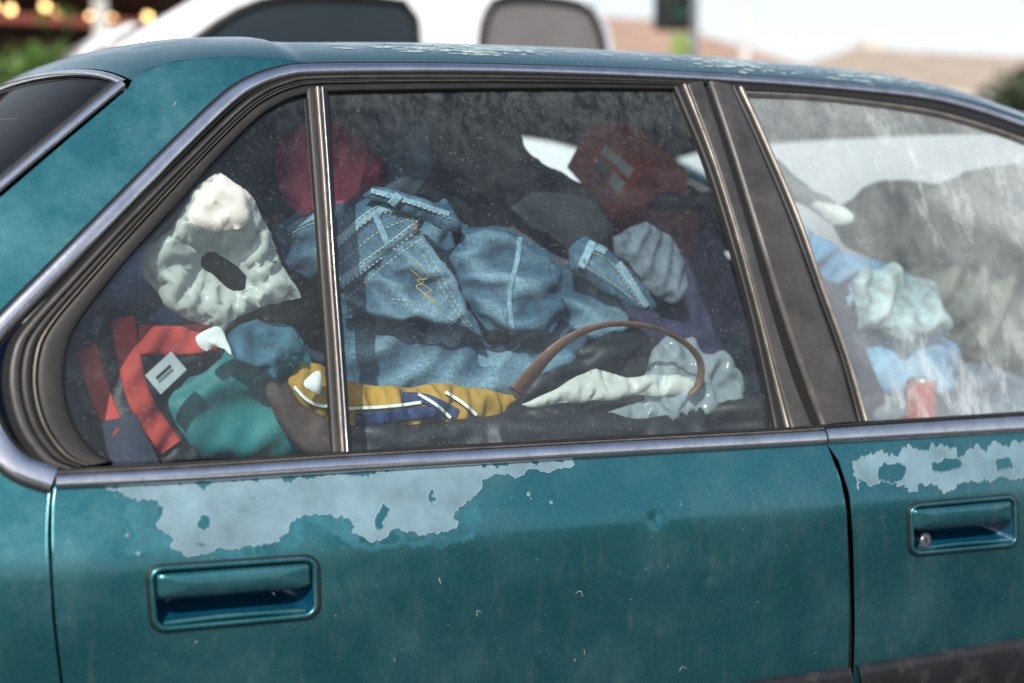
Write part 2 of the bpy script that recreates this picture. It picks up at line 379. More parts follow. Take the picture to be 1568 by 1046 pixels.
Pc=[(1036,137),(900,136),(700,137),(500,141),(455,148),(425,160),(390,184),(325,250),(262,322),(190,403),(122,490),(101,540),(98,600),(113,652),(143,692),(172,707)]
ribbon('door_frame_base',Po,Pc,GAP,-.03,1.02,.0005,.001,120)
ribbon('door_frame_metal',Po,Pc,BRONZE,.08,.26,.004,.001,120)
ribbon('door_frame_rubber',Po,Pc,RUBBER,.28,.46,.004,.001,120)
ribbon('door_frame_lip',Po,Pc,LIP,.48,.53,.004,.002,120)
ribbon('door_frame_inner_rubber',Po,Pc,RUBBER,.56,1.0,.002,.001,120)
A=[(468,137),(478,260),(488,400),(499,550),(508,697)]; B=[(501,137),(509,260),(517,400),(528,550),(538,692)]
ribbon('divider_base',A,B,RUBBER,0,1,.003,.001,30)
ribbon('divider_metal',A,B,LIP,.40,.58,.005,.003,30)
ribbon('divider_chrome_edge',A,B,CHROME,.66,.78,.004,.003,30)
A=[(1035,134),(1052,175),(1085,258),(1120,370),(1155,500),(1190,657)]; B=[(1074,127),(1104,220),(1143,350),(1180,480),(1212,580),(1241,654)]
C=[(1084,127),(1115,220),(1155,350),(1195,480),(1229,580),(1256,652)]; D=[(1119,134),(1150,200),(1206,330),(1250,450),(1286,550),(1313,647)]; E=[(1137,138),(1166,200),(1222,330),(1263,450),(1299,550),(1328,646)]
ribbon('pillar_base',A,D,GAP,-.04,1.05,.0005,.0005,50)
ribbon('rear_pillar_rubber',A,B,RUBBER,-.1,.2,.003,.002,50)
ribbon('rear_pillar_lip',A,B,LIP,.22,.32,.004,.003,50)
ribbon('rear_pillar_cover',A,B,BRONZE,.38,1,.003,.003,50)
ribbon('front_pillar_cover',C,D,BRONZE,.0,.95,.004,.003,50)
ribbon('front_pillar_rubber',D,E,RUBBER,-.05,.5,.004,.002,50)
ribbon('front_pillar_lip',D,E,LIP,.55,.95,.004,.003,50)
Ft=[(1086,128),(1250,140),(1400,155),(1480,172),(1568,201),(1700,251),(1850,332),(2000,452),(2120,600)]
Fb=[(1137,146),(1260,152),(1400,170),(1480,189),(1568,219),(1690,272),(1830,356),(1975,476),(2060,600)]
ribbon('front_frame_rubber',Ft,Fb,RUBBER,0,.65,.004,.001,80)
ribbon('front_frame_lip',Ft,Fb,LIP,.7,1,.003,.002,80)
bt=[(85,720),(300,708),(535,692),(900,672),(1180,657),(1256,652)]; bb=[(85,749),(300,739),(535,724),(900,702),(1180,686),(1263,681)]
ribbon('belt_wiper_rubber',bt,bb,RUBBER,-.02,.2,.003,.002,80)
ribbon('belt_rust_lip',bt,bb,LIP,.18,.26,.004,.003,80)
ribbon('belt_chrome',bt,bb,CHROME,.26,1,.006,.002,80)
bt=[(1258,651),(1568,631),(1850,613),(2150,597)]; bb=[(1266,680),(1568,662),(1850,645),(2150,626)]
ribbon('front_belt_rubber',bt,bb,RUBBER,-.02,.2,.003,.002,60)
ribbon('front_belt_chrome',bt,bb,CHROME,.2,1,.006,.002,60)
ribbon('lower_moulding',[(-700,1600),(200,1175),(700,1105),(1100,1049),(1298,1021)],[(-700,1900),(200,1300),(700,1210),(1100,1140),(1298,1106)],MOULD,0,1,.012,.002,50)
ribbon('lower_moulding_front',[(1310,1019),(1568,976),(1800,940),(2150,900)],[(1310,1105),(1568,1052),(1800,1010),(2150,960)],MOULD,0,1,.012,.002,30)
panel('quarter_glass',S2([(470,143),(455,146),(425,158),(388,182),(325,248),(262,320),(190,401),(121,489),(99,540),(96,600),(111,652),(141,694),(172,709),(512,697),(490,400)]),G_QTR,off=-.005,step=.04,mirror=True)
panel('rear_door_glass',S2([(492,139),(700,135),(900,134),(1036,134),(1052,175),(1087,258),(1122,370),(1157,500),(1192,660),(900,677),(530,697),(512,400)]),G_REAR,off=-.005,step=.04,mirror=True)
panel('front_door_glass',S2([(1135,143),(1260,150),(1400,168),(1480,187),(1568,217),(1690,270),(1830,354),(1975,474),(2060,600),(1800,618),(1568,634),(1326,650),(1299,550),(1263,450),(1222,330),(1166,200)]),G_FRONT,off=-.005,step=.04,mirror=True)
# roof
redge=catmull([(203,124),(215,112),(250,98),(300,90),(350,87),(400,88),(450,92),(490,99),(700,98),(900,103),(1075,111),(1250,123),(1400,138),(1480,153),(1568,181),(1660,216)],110)
VV=[0,.004,.010,.018,.028,.042,.06,.085,.12,.17,.24,.33,.42,.5]; VV=VV+[1-v for v in VV[::-1][1:]]
def crown(v,c): return c*(1-abs(2*v-1)**9)*.55+c*.45*(1-abs(2*v-1)**2.6)
V=[];Fc=[];K=len(VV);ns=len(redge)
for i,p in enumerate(redge):
    P=onS(p[0],p[1]); s=i/(ns-1)
    for v in VV:
        y=P.y+(2*YC-2*P.y)*v; bow=4*v*(1-v)
        sh=-.07*bow*max(0,1-s*2.5)**2+.10*bow*max(0,(s-.6)/.4)**2
        V.append((P.x+sh,y,P.z+crown(v,.058)*(.6+.4*min(1,s*6))))
for i in range(ns-1):
    for j in range(K-1): Fc.append((i*K+j,(i+1)*K+j,(i+1)*K+j+1,i*K+j+1))
roof=addmesh('roof_panel',V,Fc,PAINT,CAR,True)
if sum(p.normal.z for p in roof.data.polygons)<0: roof.data.flip_normals()
Vh=[(v[0],v[1],v[2]-.03) for v in V]
Vh=[(a,min(max(b,V[(i//K)*K][1]+.02),V[(i//K)*K+K-1][1]-.02),c) for i,(a,b,c) in enumerate(Vh)]
addmesh('headliner',Vh,Fc,HEAD,CAR,True)
def crossloft(name,path,cr,bow0,bow1,mat,nv=25,c0=1,c1=1,lift=0):
    V=[];Fc=[];m=len(path)
    for i,P in enumerate(path):
        s=i/(m-1)
        for k in range(nv):
            v=.5-.5*math.cos(math.pi*k/(nv-1)); b=4*v*(1-v)
            V.append((P[0]+(bow0+(bow1-bow0)*s)*b,P[1]+(2*YC-2*P[1])*v,P[2]+crown(v,cr)*(c0+(c1-c0)*s)+lift))
    for i in range(m-1):
        for k in range(nv-1): Fc.append((i*nv+k,(i+1)*nv+k,(i+1)*nv+k+1,i*nv+k+1))
    o=addmesh(name,V,Fc,mat,CAR,True)
    if sum(p.normal.z*p.area for p in o.data.polygons)<0: o.data.flip_normals()
    return o
rg=[onS(*p) for p in catmull([(198,133),(100,215),(0,300),(-190,464),(-380,626)],16)]
rg=[Vector((p.x-.004,p.y+.004,p.z)) for p in rg]
crossloft('rear_windscreen',rg,.050,-.07,-.10,G_BACK,31,.62,.3)
tube('rear_windscreen_trim',[p+Vector((-.004,-.003,.003)) for p in rg],.0055,CHROME,CAR,False,4)
tube('rear_windscreen_seal',[p+Vector((-.012,.004,.002)) for p in rg],.006,RUBBER,CAR)
hd=[Vector((rg[0].x-.07*4*v*(1-v),rg[0].y+(2*YC-2*rg[0].y)*v,rg[0].z+crown(v,.050)*.62+.004)) for v in [k/40 for k in range(41)]]
tube('rear_header_trim',hd,.005,CHROME,CAR)
hl=[]
for i in range(2,14,2):
    P=rg[i]; hl.append([Vector((P.x-.08*4*v*(1-v),P.y+(2*YC-2*P.y)*v,P.z+crown(v,.05)*(.62-.32*i/15)-.003)) for v in [k/30 for k in range(1,30)]])
tube('rear_heater_lines',hl,.0006,M('heater_line',(.25,.1,.05),.6),CAR)
wg=[onS(*p) for p in catmull([(1660,217),(1850,315),(2000,436),(2165,612)],14)]
crossloft('windscreen',wg,.058,.10,.14,G_CLEAR,25,1,.4)
tube('windscreen_pillar',wg,.018,PAINT,CAR)
tube('windscreen_pillar_far',[Vector((p.x,2*YC-p.y,p.z)) for p in wg],.018,PAINT,CAR)
def sxt(x,t):
    z=zb(x)+t; return Vector((x,Y(x,z),z))
crossloft('boot_lid',[rg[-1]]+[sxt(-1.2,.08),sxt(-1.4,.065),sxt(-1.66,.045),sxt(-1.70,-.02)],.04,-.10,-.05,PAINT,15,.4,1)
rear=[sxt(-1.70,-.02),sxt(-1.73,-.15),sxt(-1.72,-.3),sxt(-1.74,-.45),sxt(-1.70,-.62)]
crossloft('rear_fascia',rear,.0,-.06,-.06,PAINT,15)
crossloft('bonnet',[wg[-1],sxt(2.2,-.03),sxt(2.7,-.10),sxt(3.02,-.17)],.05,.14,.06,PAINT,15)
crossloft('front_fascia',[sxt(3.02,-.17),sxt(3.08,-.3),sxt(3.1,-.45),sxt(3.05,-.6)],.0,.06,.06,PAINT,15)
def box(name,lo,hi,mat,parent=None,bev=.0,seg=2):
    bm=bmesh.new(); bmesh.ops.create_cube(bm,size=1)
    for v in bm.verts: v.co=Vector([(lo[k]+hi[k])/2+v.co[k]*(hi[k]-lo[k]) for k in range(3)])
    if bev: bmesh.ops.bevel(bm,geom=bm.edges[:],offset=bev,segments=seg,affect='EDGES',profile=.6)
    me=bpy.data.meshes.new(name); bm.to_mesh(me); bm.free(); me.materials.append(mat)
    if bev: me.polygons.foreach_set('use_smooth',[True]*len(me.polygons))
    ob=bpy.data.objects.new(name,me); scene.collection.objects.link(ob)
    if parent: ob.parent=parent
    return ob
def cyl(name,p,axis,r,d,mat,parent=None,seg=32,r2=None):
    bm=bmesh.new(); bmesh.ops.create_cone(bm,cap_ends=True,segments=seg,radius1=r,radius2=r if r2 is None else r2,depth=d)
    me=bpy.data.meshes.new(name); bm.to_mesh(me); bm.free(); me.materials.append(mat)
    ob=bpy.data.objects.new(name,me); scene.collection.objects.link(ob); ob.location=p
    ob.rotation_euler=Vector(axis).to_track_quat('Z','Y').to_euler()
    if parent: ob.parent=parent
    return ob
def wheel(x,y,r,parent):
    for nm,rr,d,mt in (('tyre',r,.2,TYRE),('rim',r*.62,.21,ALLOY),('hub',r*.15,.225,TYRE)):
        cyl(nm,(x,y,r),(0,1,0),rr,d,mt,parent)
for wx in (wheelx,fwx):
    for wy in (.14,2*YC-.14): wheel(wx,wy,.31,CAR)
box('floor_pan',(-1.6,.08,.24),(2.9,2*YC-.08,.30),INT,CAR)
box('parcel_shelf',(-1.15,.2,.9),(-.42,2*YC-.2,.93),INT,CAR)
def slab(name,prof,y0,y1,mat,parent,bev=.03):
    bm=bmesh.new(); a=[bm.verts.new((x,y0,z)) for x,z in prof]; b=[bm.verts.new((x,y1,z)) for x,z in prof]
    bm.faces.new(a); bm.faces.new(b[::-1]); m=len(prof)
    for i in range(m): bm.faces.new((a[i],b[i],b[(i+1)%m],a[(i+1)%m]))
    bmesh.ops.recalc_face_normals(bm,faces=bm.faces)
    if bev: bmesh.ops.bevel(bm,geom=bm.edges[:],offset=bev,segments=3,affect='EDGES')
    me=bpy.data.meshes.new(name); bm.to_mesh(me); bm.free(); me.materials.append(mat)
    if bev: me.polygons.foreach_set('use_smooth',[True]*len(me.polygons))
    ob=bpy.data.objects.new(name,me); scene.collection.objects.link(ob); ob.parent=parent; return ob
slab('rear_seat_back',[(-.38,.5),(-.52,.98),(-.42,1.0),(-.22,.55)],.12,2*YC-.12,SEAT,CAR)
slab('rear_seat_cushion',[(-.3,.35),(-.3,.56),(.32,.6),(.34,.35)],.12,2*YC-.12,SEAT,CAR)
for y0 in (.28,1.0):
    slab('front_seat_back',[(.92,.45),(.66,1.08),(.76,1.12),(1.08,.5)],y0,y0+.48,SEAT,CAR,.04)
    slab('front_seat_cushion',[(.95,.35),(.95,.55),(1.5,.6),(1.5,.35)],y0,y0+.48,SEAT,CAR,.04)
    slab('head_restraint',[(.63,1.12),(.63,1.22),(.72,1.23),(.76,1.13)],y0+.11,y0+.37,SEAT,CAR,.03)
slab('dashboard',[(1.65,.5),(1.6,.86),(2.0,.9),(2.0,.5)],.12,2*YC-.12,INT,CAR,.03)
for ob in MIRR: mirr(ob)
# peeled clear coat
def jag(pts,n,amp,seed,freq=.035):
    P=catmull(pts,n,True); out=[]
    for i,p in enumerate(P):
        a=P[i-1]; b=P[(i+1)%len(P)]; t=(b-a)/max(1e-6,np.linalg.norm(b-a)); nn=np.array([-t[1],t[0]])
        k=noise.fractal(Vector((p[0]*freq,p[1]*freq,seed)),.7,2.1,6)+.45*noise.noise(Vector((p[0]*.25,p[1]*.25,seed)))
        out.append(p+nn*amp*k)
    return out
def patch(name,pts,n,amp,seed,mat=PRIMER,off=.0006,edge=True):
    P=jag(pts,n,amp,seed)
    panel(name,S2(P),mat,[],off=off,step=.03)
    if edge: tube(name+'_edge',[onS(p[0],p[1],off) for p in P],.00035,PEEL,CAR,True)
FADE=M('faded_paint',(.035,.16,.20),.45,.5,.3,30)
patch('peeled_clearcoat',[(172,752),(215,764),(240,768),(252,790),(246,806),(268,822),(262,842),(300,850),(345,838),(395,836),(425,832),(447,806),(470,788),(505,784),(528,792),(548,822),(575,828),(612,812),(655,816),(698,808),(700,786),(712,770),(733,752),(742,735),(775,728),(860,716),(858,708),(700,714),(535,727),(300,741),(175,748)],620,9,1.3)
patch('paint_island',[(575,790),(583,772),(596,776),(593,795),(582,810),(572,806)],60,5,4.1,PAINT,.0011)
patch('paint_island_b',[(300,800),(312,786),(322,795),(312,812)],50,4,6.1,PAINT,.0011)
patch('paint_island_c',[(655,762),(662,748),(668,765),(660,775)],50,3,8.1,PAINT,.0011)
patch('peeled_clearcoat_front',[(1308,700),(1330,694),(1362,700),(1400,690),(1440,684),(1480,690),(1568,680),(1650,672),(1650,740),(1568,742),(1500,728),(1460,748),(1410,740),(1392,752),(1372,738),(1345,742),(1325,735),(1312,748),(1304,730)],400,16,2.2)
patch('paint_island_d',[(1345,715),(1375,708),(1385,722),(1372,735),(1350,728)],60,8,9.1,PAINT,.0011)
patch('paint_island_e',[(1430,708),(1465,702),(1470,714),(1440,722)],60,6,10.1,PAINT,.0011)
patch('paint_island_f',[(1520,704),(1545,700),(1548,716),(1525,720)],60,6,12.1,PAINT,.0011)
patch('faded_patch',[(190,775),(235,775),(245,800),(250,830),(205,852),(190,840),(205,815)],120,9,3.7,FADE,.0004,False)
patch('faded_patch_b',[(215,780),(300,835),(420,822),(470,780),(530,782),(560,812),(640,805),(700,800),(720,765),(735,790),(715,828),(640,832),(570,842),(540,835),(510,808),(470,808),(440,845),(300,862),(230,850)],260,12,5.7,FADE,.0003,False)
rnd=random.Random(3)
for i in range(44):
    cx,cy=rnd.uniform(180,900),rnd.uniform(752,862)
    if cy>862-(cx-180)*.13: continue
    r=rnd.uniform(1.2,4.5); patch('peel_fleck',[(cx+r*math.cos(a)*rnd.uniform(.6,1.6),cy+r*math.sin(a)) for a in np.linspace(0,6.28,6)[:-1]],14,2,i,PRIMER,.0013,False)
chips=[]
for i in range(26):
    cx,cy=rnd.uniform(100,1280),rnd.uniform(760,1040); a=rnd.gauss(1.4,.6); l=rnd.expovariate(1/2.5)+1
    chips.append([onS(cx,cy,.0003),onS(cx+l*.5*math.cos(a),cy+l*.5*math.sin(a)+rnd.uniform(-1,1),.0003),onS(cx+l*math.cos(a),cy+l*math.sin(a),.0003)])
for cx,cy in ((672,885),(730,935),(890,905),(1045,1020),(270,155)):
    for k in range(2): 
        a=rnd.uniform(0,3); chips.append([onS(cx,cy,.0004),onS(cx+7*math.cos(a),cy+9*math.sin(a),.0004)])
tube('paint_chips',chips,.0004,M('chip_primer',(.25,.26,.2),.7),CAR)
bm=bmesh.new(); bm.from_mesh(roof.data); RB=BVHTree.FromBMesh(bm); bm.free()
V=[];Fc=[]
for i in range(750):
    px=rnd.choice([rnd.gauss(760,45),rnd.gauss(690,45),rnd.gauss(1120,40),rnd.gauss(1350,40),rnd.uniform(500,1400)])
    base=np.interp(px,[450,900,1075,1400,1568],[64,72,86,118,170]); py=base+abs(rnd.gauss(3,6))
    h=RB.ray_cast(CAM,ray(px,py).normalized())
    if h[0] is None: continue
    p,nn=h[0],h[1]
    if nn.dot(ray(px,py))>0: nn=-nn
    u=Vector((1,0,0)); u=(u-nn*u.dot(nn)).normalized(); w=nn.cross(u); b=len(V); m=11; r=rnd.uniform(.0006,.0036); el=rnd.uniform(2,6)
    for k in range(m):
        a=k*2*math.pi/m; rr=r*rnd.uniform(.35,1.3); V.append(p+nn*.0006+u*(rr*el*math.cos(a))+w*(rr*math.sin(a)))
    Fc.append(tuple(range(b,b+m)))
addmesh('roof_paint_flaking',V,Fc,PLIGHT,CAR,False)

# ================================================================= CONTENTS
DW=(.28,.43,.53)
DEN=M('denim',(.028,.075,.125),.9,0,.35,50,bump=.7,bscale=420,wear=.85,wcol=DW,grain=.38,gscale=330)
DEND=M('denim_dark',(.020,.045,.078),.9,0,.35,50,bump=.7,bscale=420,wear=.7,wcol=(.12,.20,.27),grain=.35,gscale=330)
WPL=M('white_plastic_film',(.86,.87,.82),.28,0,.04,9,trans=.4,alpha=.12)
WCL=M('clear_plastic_film',(.60,.70,.76),.15,0,.15,9,trans=.4,alpha=.50)
BLK=M('black_nylon',(.012,.013,.016),.5,0,.3,10,bump=.3,wear=.5,wcol=(.045,.05,.06))
CHAR=M('charcoal_cloth',(.026,.03,.035),.7,0,.3,20,bump=.4,wear=.7,wcol=(.13,.14,.15))
RED=M('red_fabric',(.45,.045,.035),.8,0,.25,9,bump=.3,wear=.2)
ORED=M('orange_red_card',(.95,.17,.06),.5,0,.1,9,trans=.4)
MAG=M('pink_red_fabric',(.50,.03,.08),.85,0,.5,14,bump=.3,wear=.6,wcol=(.9,.22,.28))
PLAID=M('dark_patterned_cloth',(.03,.05,.07),.85,0,.8,40,bump=.3,wear=.4,wcol=(.12,.16,.18))
TEAL=M('teal_bag_fabric',(.008,.15,.16),.6,0,.2,9,bump=.3,wear=.4,wcol=(.04,.30,.31))
GOLD=M('gold_fabric',(.36,.20,.025),.8,0,.25,14,bump=.3,wear=.5,wcol=(.66,.46,.12))
NAVY=M('navy_fabric',(.012,.03,.11),.8,0,.25,14,bump=.3,wear=.3)
PURP=M('purple_fabric',(.022,.020,.06),.85,0,.3,10,bump=.3,wear=.5,wcol=(.06,.05,.13))
GREYC=M('grey_fabric',(.10,.13,.17),.85,0,.6,45,bump=.3,wear=.7,wcol=(.36,.42,.48))
WHT=M('white_fabric',(.75,.77,.75),.85,0,.12,12,bump=.3)
LEATH=M('brown_leather',(.15,.075,.05),.5,0,.3,30,bump=.2)
BLUEC=M('blue_fabric',(.08,.24,.42),.85,0,.35,16,bump=.3,wear=.8,wcol=(.42,.58,.7))
OLIVE=M('olive_fabric',(.09,.10,.075),.9,0,.4,14,bump=.3,wear=.6,wcol=(.34,.35,.28))
SAND=M('beige_fabric',(.6,.55,.45),.9,0,.2,10,wear=.4)
THR=M('stitch_thread',(.5,.5,.42),.8); THRB=M('gold_thread',(.5,.36,.14),.8)
def inpoly(X,Z,P):
    ins=np.zeros(X.shape,bool); j=len(P)-1
    for i in range(len(P)):
        xi,zi=P[i]; xj,zj=P[j]
        c=((zi>Z)!=(zj>Z))&(X<(xj-xi)*(Z-zi)/((zj-zi) if zj!=zi else 1e-9)+xi); ins^=c; j=i
    return ins
def nearest(X,Z,loops):
    best=np.full(X.shape,1e9); bx=np.zeros(X.shape); bz=np.zeros(X.shape)
    for P in loops:
        for i in range(len(P)):
            a=P[i]; b=P[(i+1)%len(P)]; d=b-a; l=max(1e-12,d@d); t=np.clip(((X-a[0])*d[0]+(Z-a[1])*d[1])/l,0,1)
            cx=a[0]+t*d[0]; cz=a[1]+t*d[1]; q=(X-cx)**2+(Z-cz)**2; m=q<best; best=np.where(m,q,best); bx=np.where(m,cx,bx); bz=np.where(m,cz,bz)
    return np.sqrt(best),bx,bz
BV={}
def crumple(V,idx,pin,ex,ang,iters,kb,lim,seed):
    """cloth relaxation: the fabric has more material than the area it covers, so it buckles into folds"""
    n=len(V); X=V.copy(); base=V[:,1].copy(); H,W=idx.shape
    ca,sa=math.cos(math.radians(ang)),math.sin(math.radians(ang))
    loc=np.array([.3+1.6*abs(noise.noise(Vector((v[0]*9,v[2]*9,seed+.5)))) for v in V])
    Ea=[];Eb=[];R=[];Wt=[]
    def add(di,dj,w):
        I=idx[:H-di,(0 if dj>=0 else -dj):(W-dj if dj>=0 else W)]; J=idx[di:,(dj if dj>=0 else 0):(W if dj>=0 else W+dj)]
        m=(I>=0)&(J>=0); a=I[m];b=J[m]
        d=V[b]-V[a]; u=(ca*d[:,0]+sa*d[:,2]); v=(-sa*d[:,0]+ca*d[:,2]); l=.5*(loc[a]+loc[b])
        Ea.append(a);Eb.append(b);R.append(np.sqrt((u*(1+(ex[0]-1)*l))**2+(v*(1+(ex[1]-1)*l))**2));Wt.append(np.full(len(a),w))
    for di,dj in ((1,0),(0,1),(1,1),(1,-1)): add(di,dj,1.0)
    for di,dj in ((2,0),(0,2)): add(di,dj,kb)
    Ea=np.concatenate(Ea);Eb=np.concatenate(Eb);R=np.concatenate(R);Wt=np.concatenate(Wt)
    free=~pin
    cnt=np.bincount(Ea,Wt,n)+np.bincount(Eb,Wt,n)+1e-6
    for it in range(iters):
        d=X[Eb]-X[Ea]; l=np.sqrt((d**2).sum(1))+1e-9; k=((l-R)/l*.5*Wt)[:,None]*d
        C=np.stack([np.bincount(Ea,k[:,q],n)-np.bincount(Eb,k[:,q],n) for q in range(3)],1)/cnt[:,None]*1.9
        X[free]+=C[free]
        X[:,1]=np.clip(X[:,1],base-lim,base+lim)
    return X
def garment(name,poly,y0,puff=.015,R=.015,mat=DEN,seed=0,amp=.012,freq=(4,12),ang=30,step=.009,mode='cloth',tilt=.25,holes=(),npts=70,parent=None,edge=.006,ex=(1.08,1.5),iters=260,kb=.22,lim=.032,broad=.03,sub=2,lin=False):
    loops=[]
    for k,pl in enumerate([poly]+list(holes)):
        Pp=catmull(pl,npts if k==0 else 26,True,lin); q=[]
        for p in Pp:
            w=onY(p[0],p[1],y0-puff*.5); v=Vector((w.x*28,w.z*28,seed)); q.append((w.x+edge*noise.noise(v),w.z+edge*noise.noise(v+Vector((7,3,1)))))
        loops.append(np.array(q))
    P=loops[0]; x0,z0=P.min(0)-step; x1,z1=P.max(0)+step
    xs=np.arange(x0,x1+step,step); zs=np.arange(z0,z1+step,step); X,Z=np.meshgrid(xs,zs,indexing='ij')
    if mode=='plastic':
        rs=np.random.RandomState(seed); X=X+rs.uniform(-.34,.34,X.shape)*step; Z=Z+rs.uniform(-.34,.34,X.shape)*step
    ins=inpoly(X,Z,P)
    for h in loops[1:]: ins&=~inpoly(X,Z,h)
    cell=ins[:-1,:-1].astype(int)+ins[1:,:-1]+ins[1:,1:]+ins[:-1,1:]
    use=cell>=1
    vm=np.zeros(X.shape,bool); vm[:-1,:-1]|=use; vm[1:,:-1]|=use; vm[1:,1:]|=use; vm[:-1,1:]|=use
    d,bx,bz=nearest(X,Z,loops)
    out=vm&~ins; X=np.where(out,bx,X); Z=np.where(out,bz,Z); d=np.where(out,0,d)
    idx=-np.ones(X.shape,int); ii=np.argwhere(vm); zm=(z0+z1)/2
    ca,sa=math.cos(math.radians(ang)),math.sin(math.radians(ang)); V=[];pin=[];flat=[]
    for k,(i,j) in enumerate(ii):
        idx[i,j]=k; x,z,dd=X[i,j],Z[i,j],d[i,j]
        u=ca*x+sa*z; v=-sa*x+ca*z
        wv=noise.noise_vector(Vector((x*5,z*5,seed+3)))
        n1=noise.noise(Vector((u*freq[0]+wv.x,v*freq[1]+wv.y*1.6,seed)))
        n2=noise.noise(Vector((u*freq[0]*3+5,v*freq[1]*2.1+wv.x*2,seed+9)))
        n4=noise.noise(Vector((x*7,z*7,seed+20)))
        q=min(dd/R,1); y=y0-puff*math.sqrt(max(0,1-(1-q)**2))-amp*(n1+.5*n2)-broad*n4+tilt*(z-zm)
        V.append((x,y,z)); pin.append(dd<step*.25); flat.append(y0-puff+tilt*(z-zm)-broad*n4)
    V=np.array(V); pin=np.array(pin)
    V=crumple(V,idx,pin,ex,ang,iters,kb,lim,seed)
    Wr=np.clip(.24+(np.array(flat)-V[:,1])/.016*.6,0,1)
    Fc=[tuple(int(a) for a in (idx[i,j],idx[i+1,j],idx[i+1,j+1],idx[i,j+1])) for i,j in np.argwhere(use)]
    if mode=='plastic':
        rr=random.Random(seed); T=[]
        for a,b,c,e in Fc:
            if rr.random()<.5: T+=[(a,b,c),(a,c,e)]
            else: T+=[(a,b,e),(b,c,e)]
        Fc=T
    ob=addmesh(name,V,Fc,mat,parent,True)
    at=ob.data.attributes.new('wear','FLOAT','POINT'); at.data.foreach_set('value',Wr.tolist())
    if mode!='plastic' and sub:
        ss=ob.modifiers.new('smooth_folds','SUBSURF'); ss.levels=sub; ss.render_levels=sub
    BV[name]=None
    if mode=='cloth':
        so=ob.modifiers.new('thickness','SOLIDIFY'); so.thickness=.003; so.offset=-1
    return ob
def bvh(ob):
    if BV.get(ob.name) is None:
        dg=bpy.context.evaluated_depsgraph_get(); BV[ob.name]=BVHTree.FromObject(ob,dg)
    return BV[ob.name]
def stitch(ob,paths,mat=THR,r=.0007,dash=.0045,gap=.0022,lift=.0008,name='stitching'):
    bv=bvh(ob); segs=[]
    for path in paths:
        P=catmull(path,160); pts=[]
        for p in P:
            h=bv.ray_cast(CAM,ray(p[0],p[1]).normalized())
            if h[0] is not None: pts.append(h[0]+(CAM-h[0]).normalized()*lift)
        cur=[];acc=0;on=True
        for a,b in zip(pts,pts[1:]):
            l=(b-a).length
            if l>.02: cur=[];continue
            acc+=l
            if on: cur.append(a)
            if on and dash and acc>dash:
                if len(cur)>1: segs.append(cur)
                cur=[];on=False;acc=0
            elif not on and acc>gap: on=True;acc=0;cur=[b]
        if len(cur)>1: segs.append(cur)
    if segs: tube(name,segs,r,mat,ob)
def band(ob,path,w,mat,name='band',lift=.0015,th=.002,wear=None):
    bv=bvh(ob); P=catmull(path,90); pts=[];V=[];Fc=[]; S=(-1,-.92,-.6,-.3,0,.3,.6,.92,1)
    for i,p in enumerate(P):
        a=P[max(i-1,0)]; b=P[min(i+1,len(P)-1)]; t=(b-a)/max(1e-6,np.linalg.norm(b-a)); nn=np.array([-t[1],t[0]])
        row=[]
        for s in S:
            q=p+nn*(s*w/2); h=bv.ray_cast(CAM,ray(q[0],q[1]).normalized())
            if h[0] is None: row=None;break
            row.append(h[0]+(CAM-h[0]).normalized()*(lift+(th if abs(s)<1 else -.002)))
        if row:
            pts.append(len(V)); V+=row
        else: pts.append(None)
    k=len(S)
    for a,b in zip(pts,pts[1:]):
        if a is None or b is None: continue
        for q in range(k-1): Fc.append((a+q,a+q+1,b+q+1,b+q))
    if Fc:
        o=addmesh(name,V,Fc,mat,ob,True)
        if wear is not None:
            at=o.data.attributes.new('wear','FLOAT','POINT'); at.data.foreach_set('value',[wear]*len(V))
        return o
# backing heap
garment('clothes_pile',[(60,700),(40,520),(150,380),(250,290),(330,200),(420,160),(520,160),(640,150),(740,170),(790,250),(860,300),(1000,320),(1080,350),(1140,420),(1200,520),(1230,680),(700,760)],.62,.06,.08,BLK,1,.03,(3,9),20,.018,sub=1,ex=(1.05,1.3))
garment('dark_blanket',[(80,720),(90,600),(200,520),(420,520),(560,560),(800,560),(1000,500),(1130,520),(1200,600),(1210,720),(700,760)],.36,.03,.04,DEND,2,.015,(3,11),10,.014,sub=1)
garment('patterned_shirt',[(325,270),(370,220),(420,175),(480,150),(490,240),(480,345),(430,345),(390,310),(350,290)],.38,.02,.02,PLAID,51,.012,(4,12),80,.010)
garment('pink_shirt',[(420,225),(455,190),(510,185),(560,200),(625,200),(640,250),(590,290),(520,335),(450,335),(425,290)],.34,.02,.02,MAG,3,.014,(5,13),70,.008,ex=(1.25,1.55),lin=True)
garment('dark_scarf',[(560,205),(585,175),(620,165),(650,190),(655,260),(630,310),(590,300),(600,250),(575,235)],.31,.02,.02,PLAID,52,.012,(4,12),80,.008)
garment('black_jacket',[(610,170),(700,145),(770,160),(800,200),(830,240),(900,285),(932,340),(925,385),(880,420),(780,400),(690,350),(620,320),(600,250)],.40,.03,.04,CHAR,4,.018,(4,11),-25,.010,ex=(1.15,1.5))
garment('black_cap',[(770,262),(800,242),(850,250),(895,285),(925,318),(932,355),(900,390),(850,370),(800,330),(780,300)],.34,.03,.04,CHAR,5,.006,(5,12),-30,.008,ex=(1.03,1.15),broad=.01)
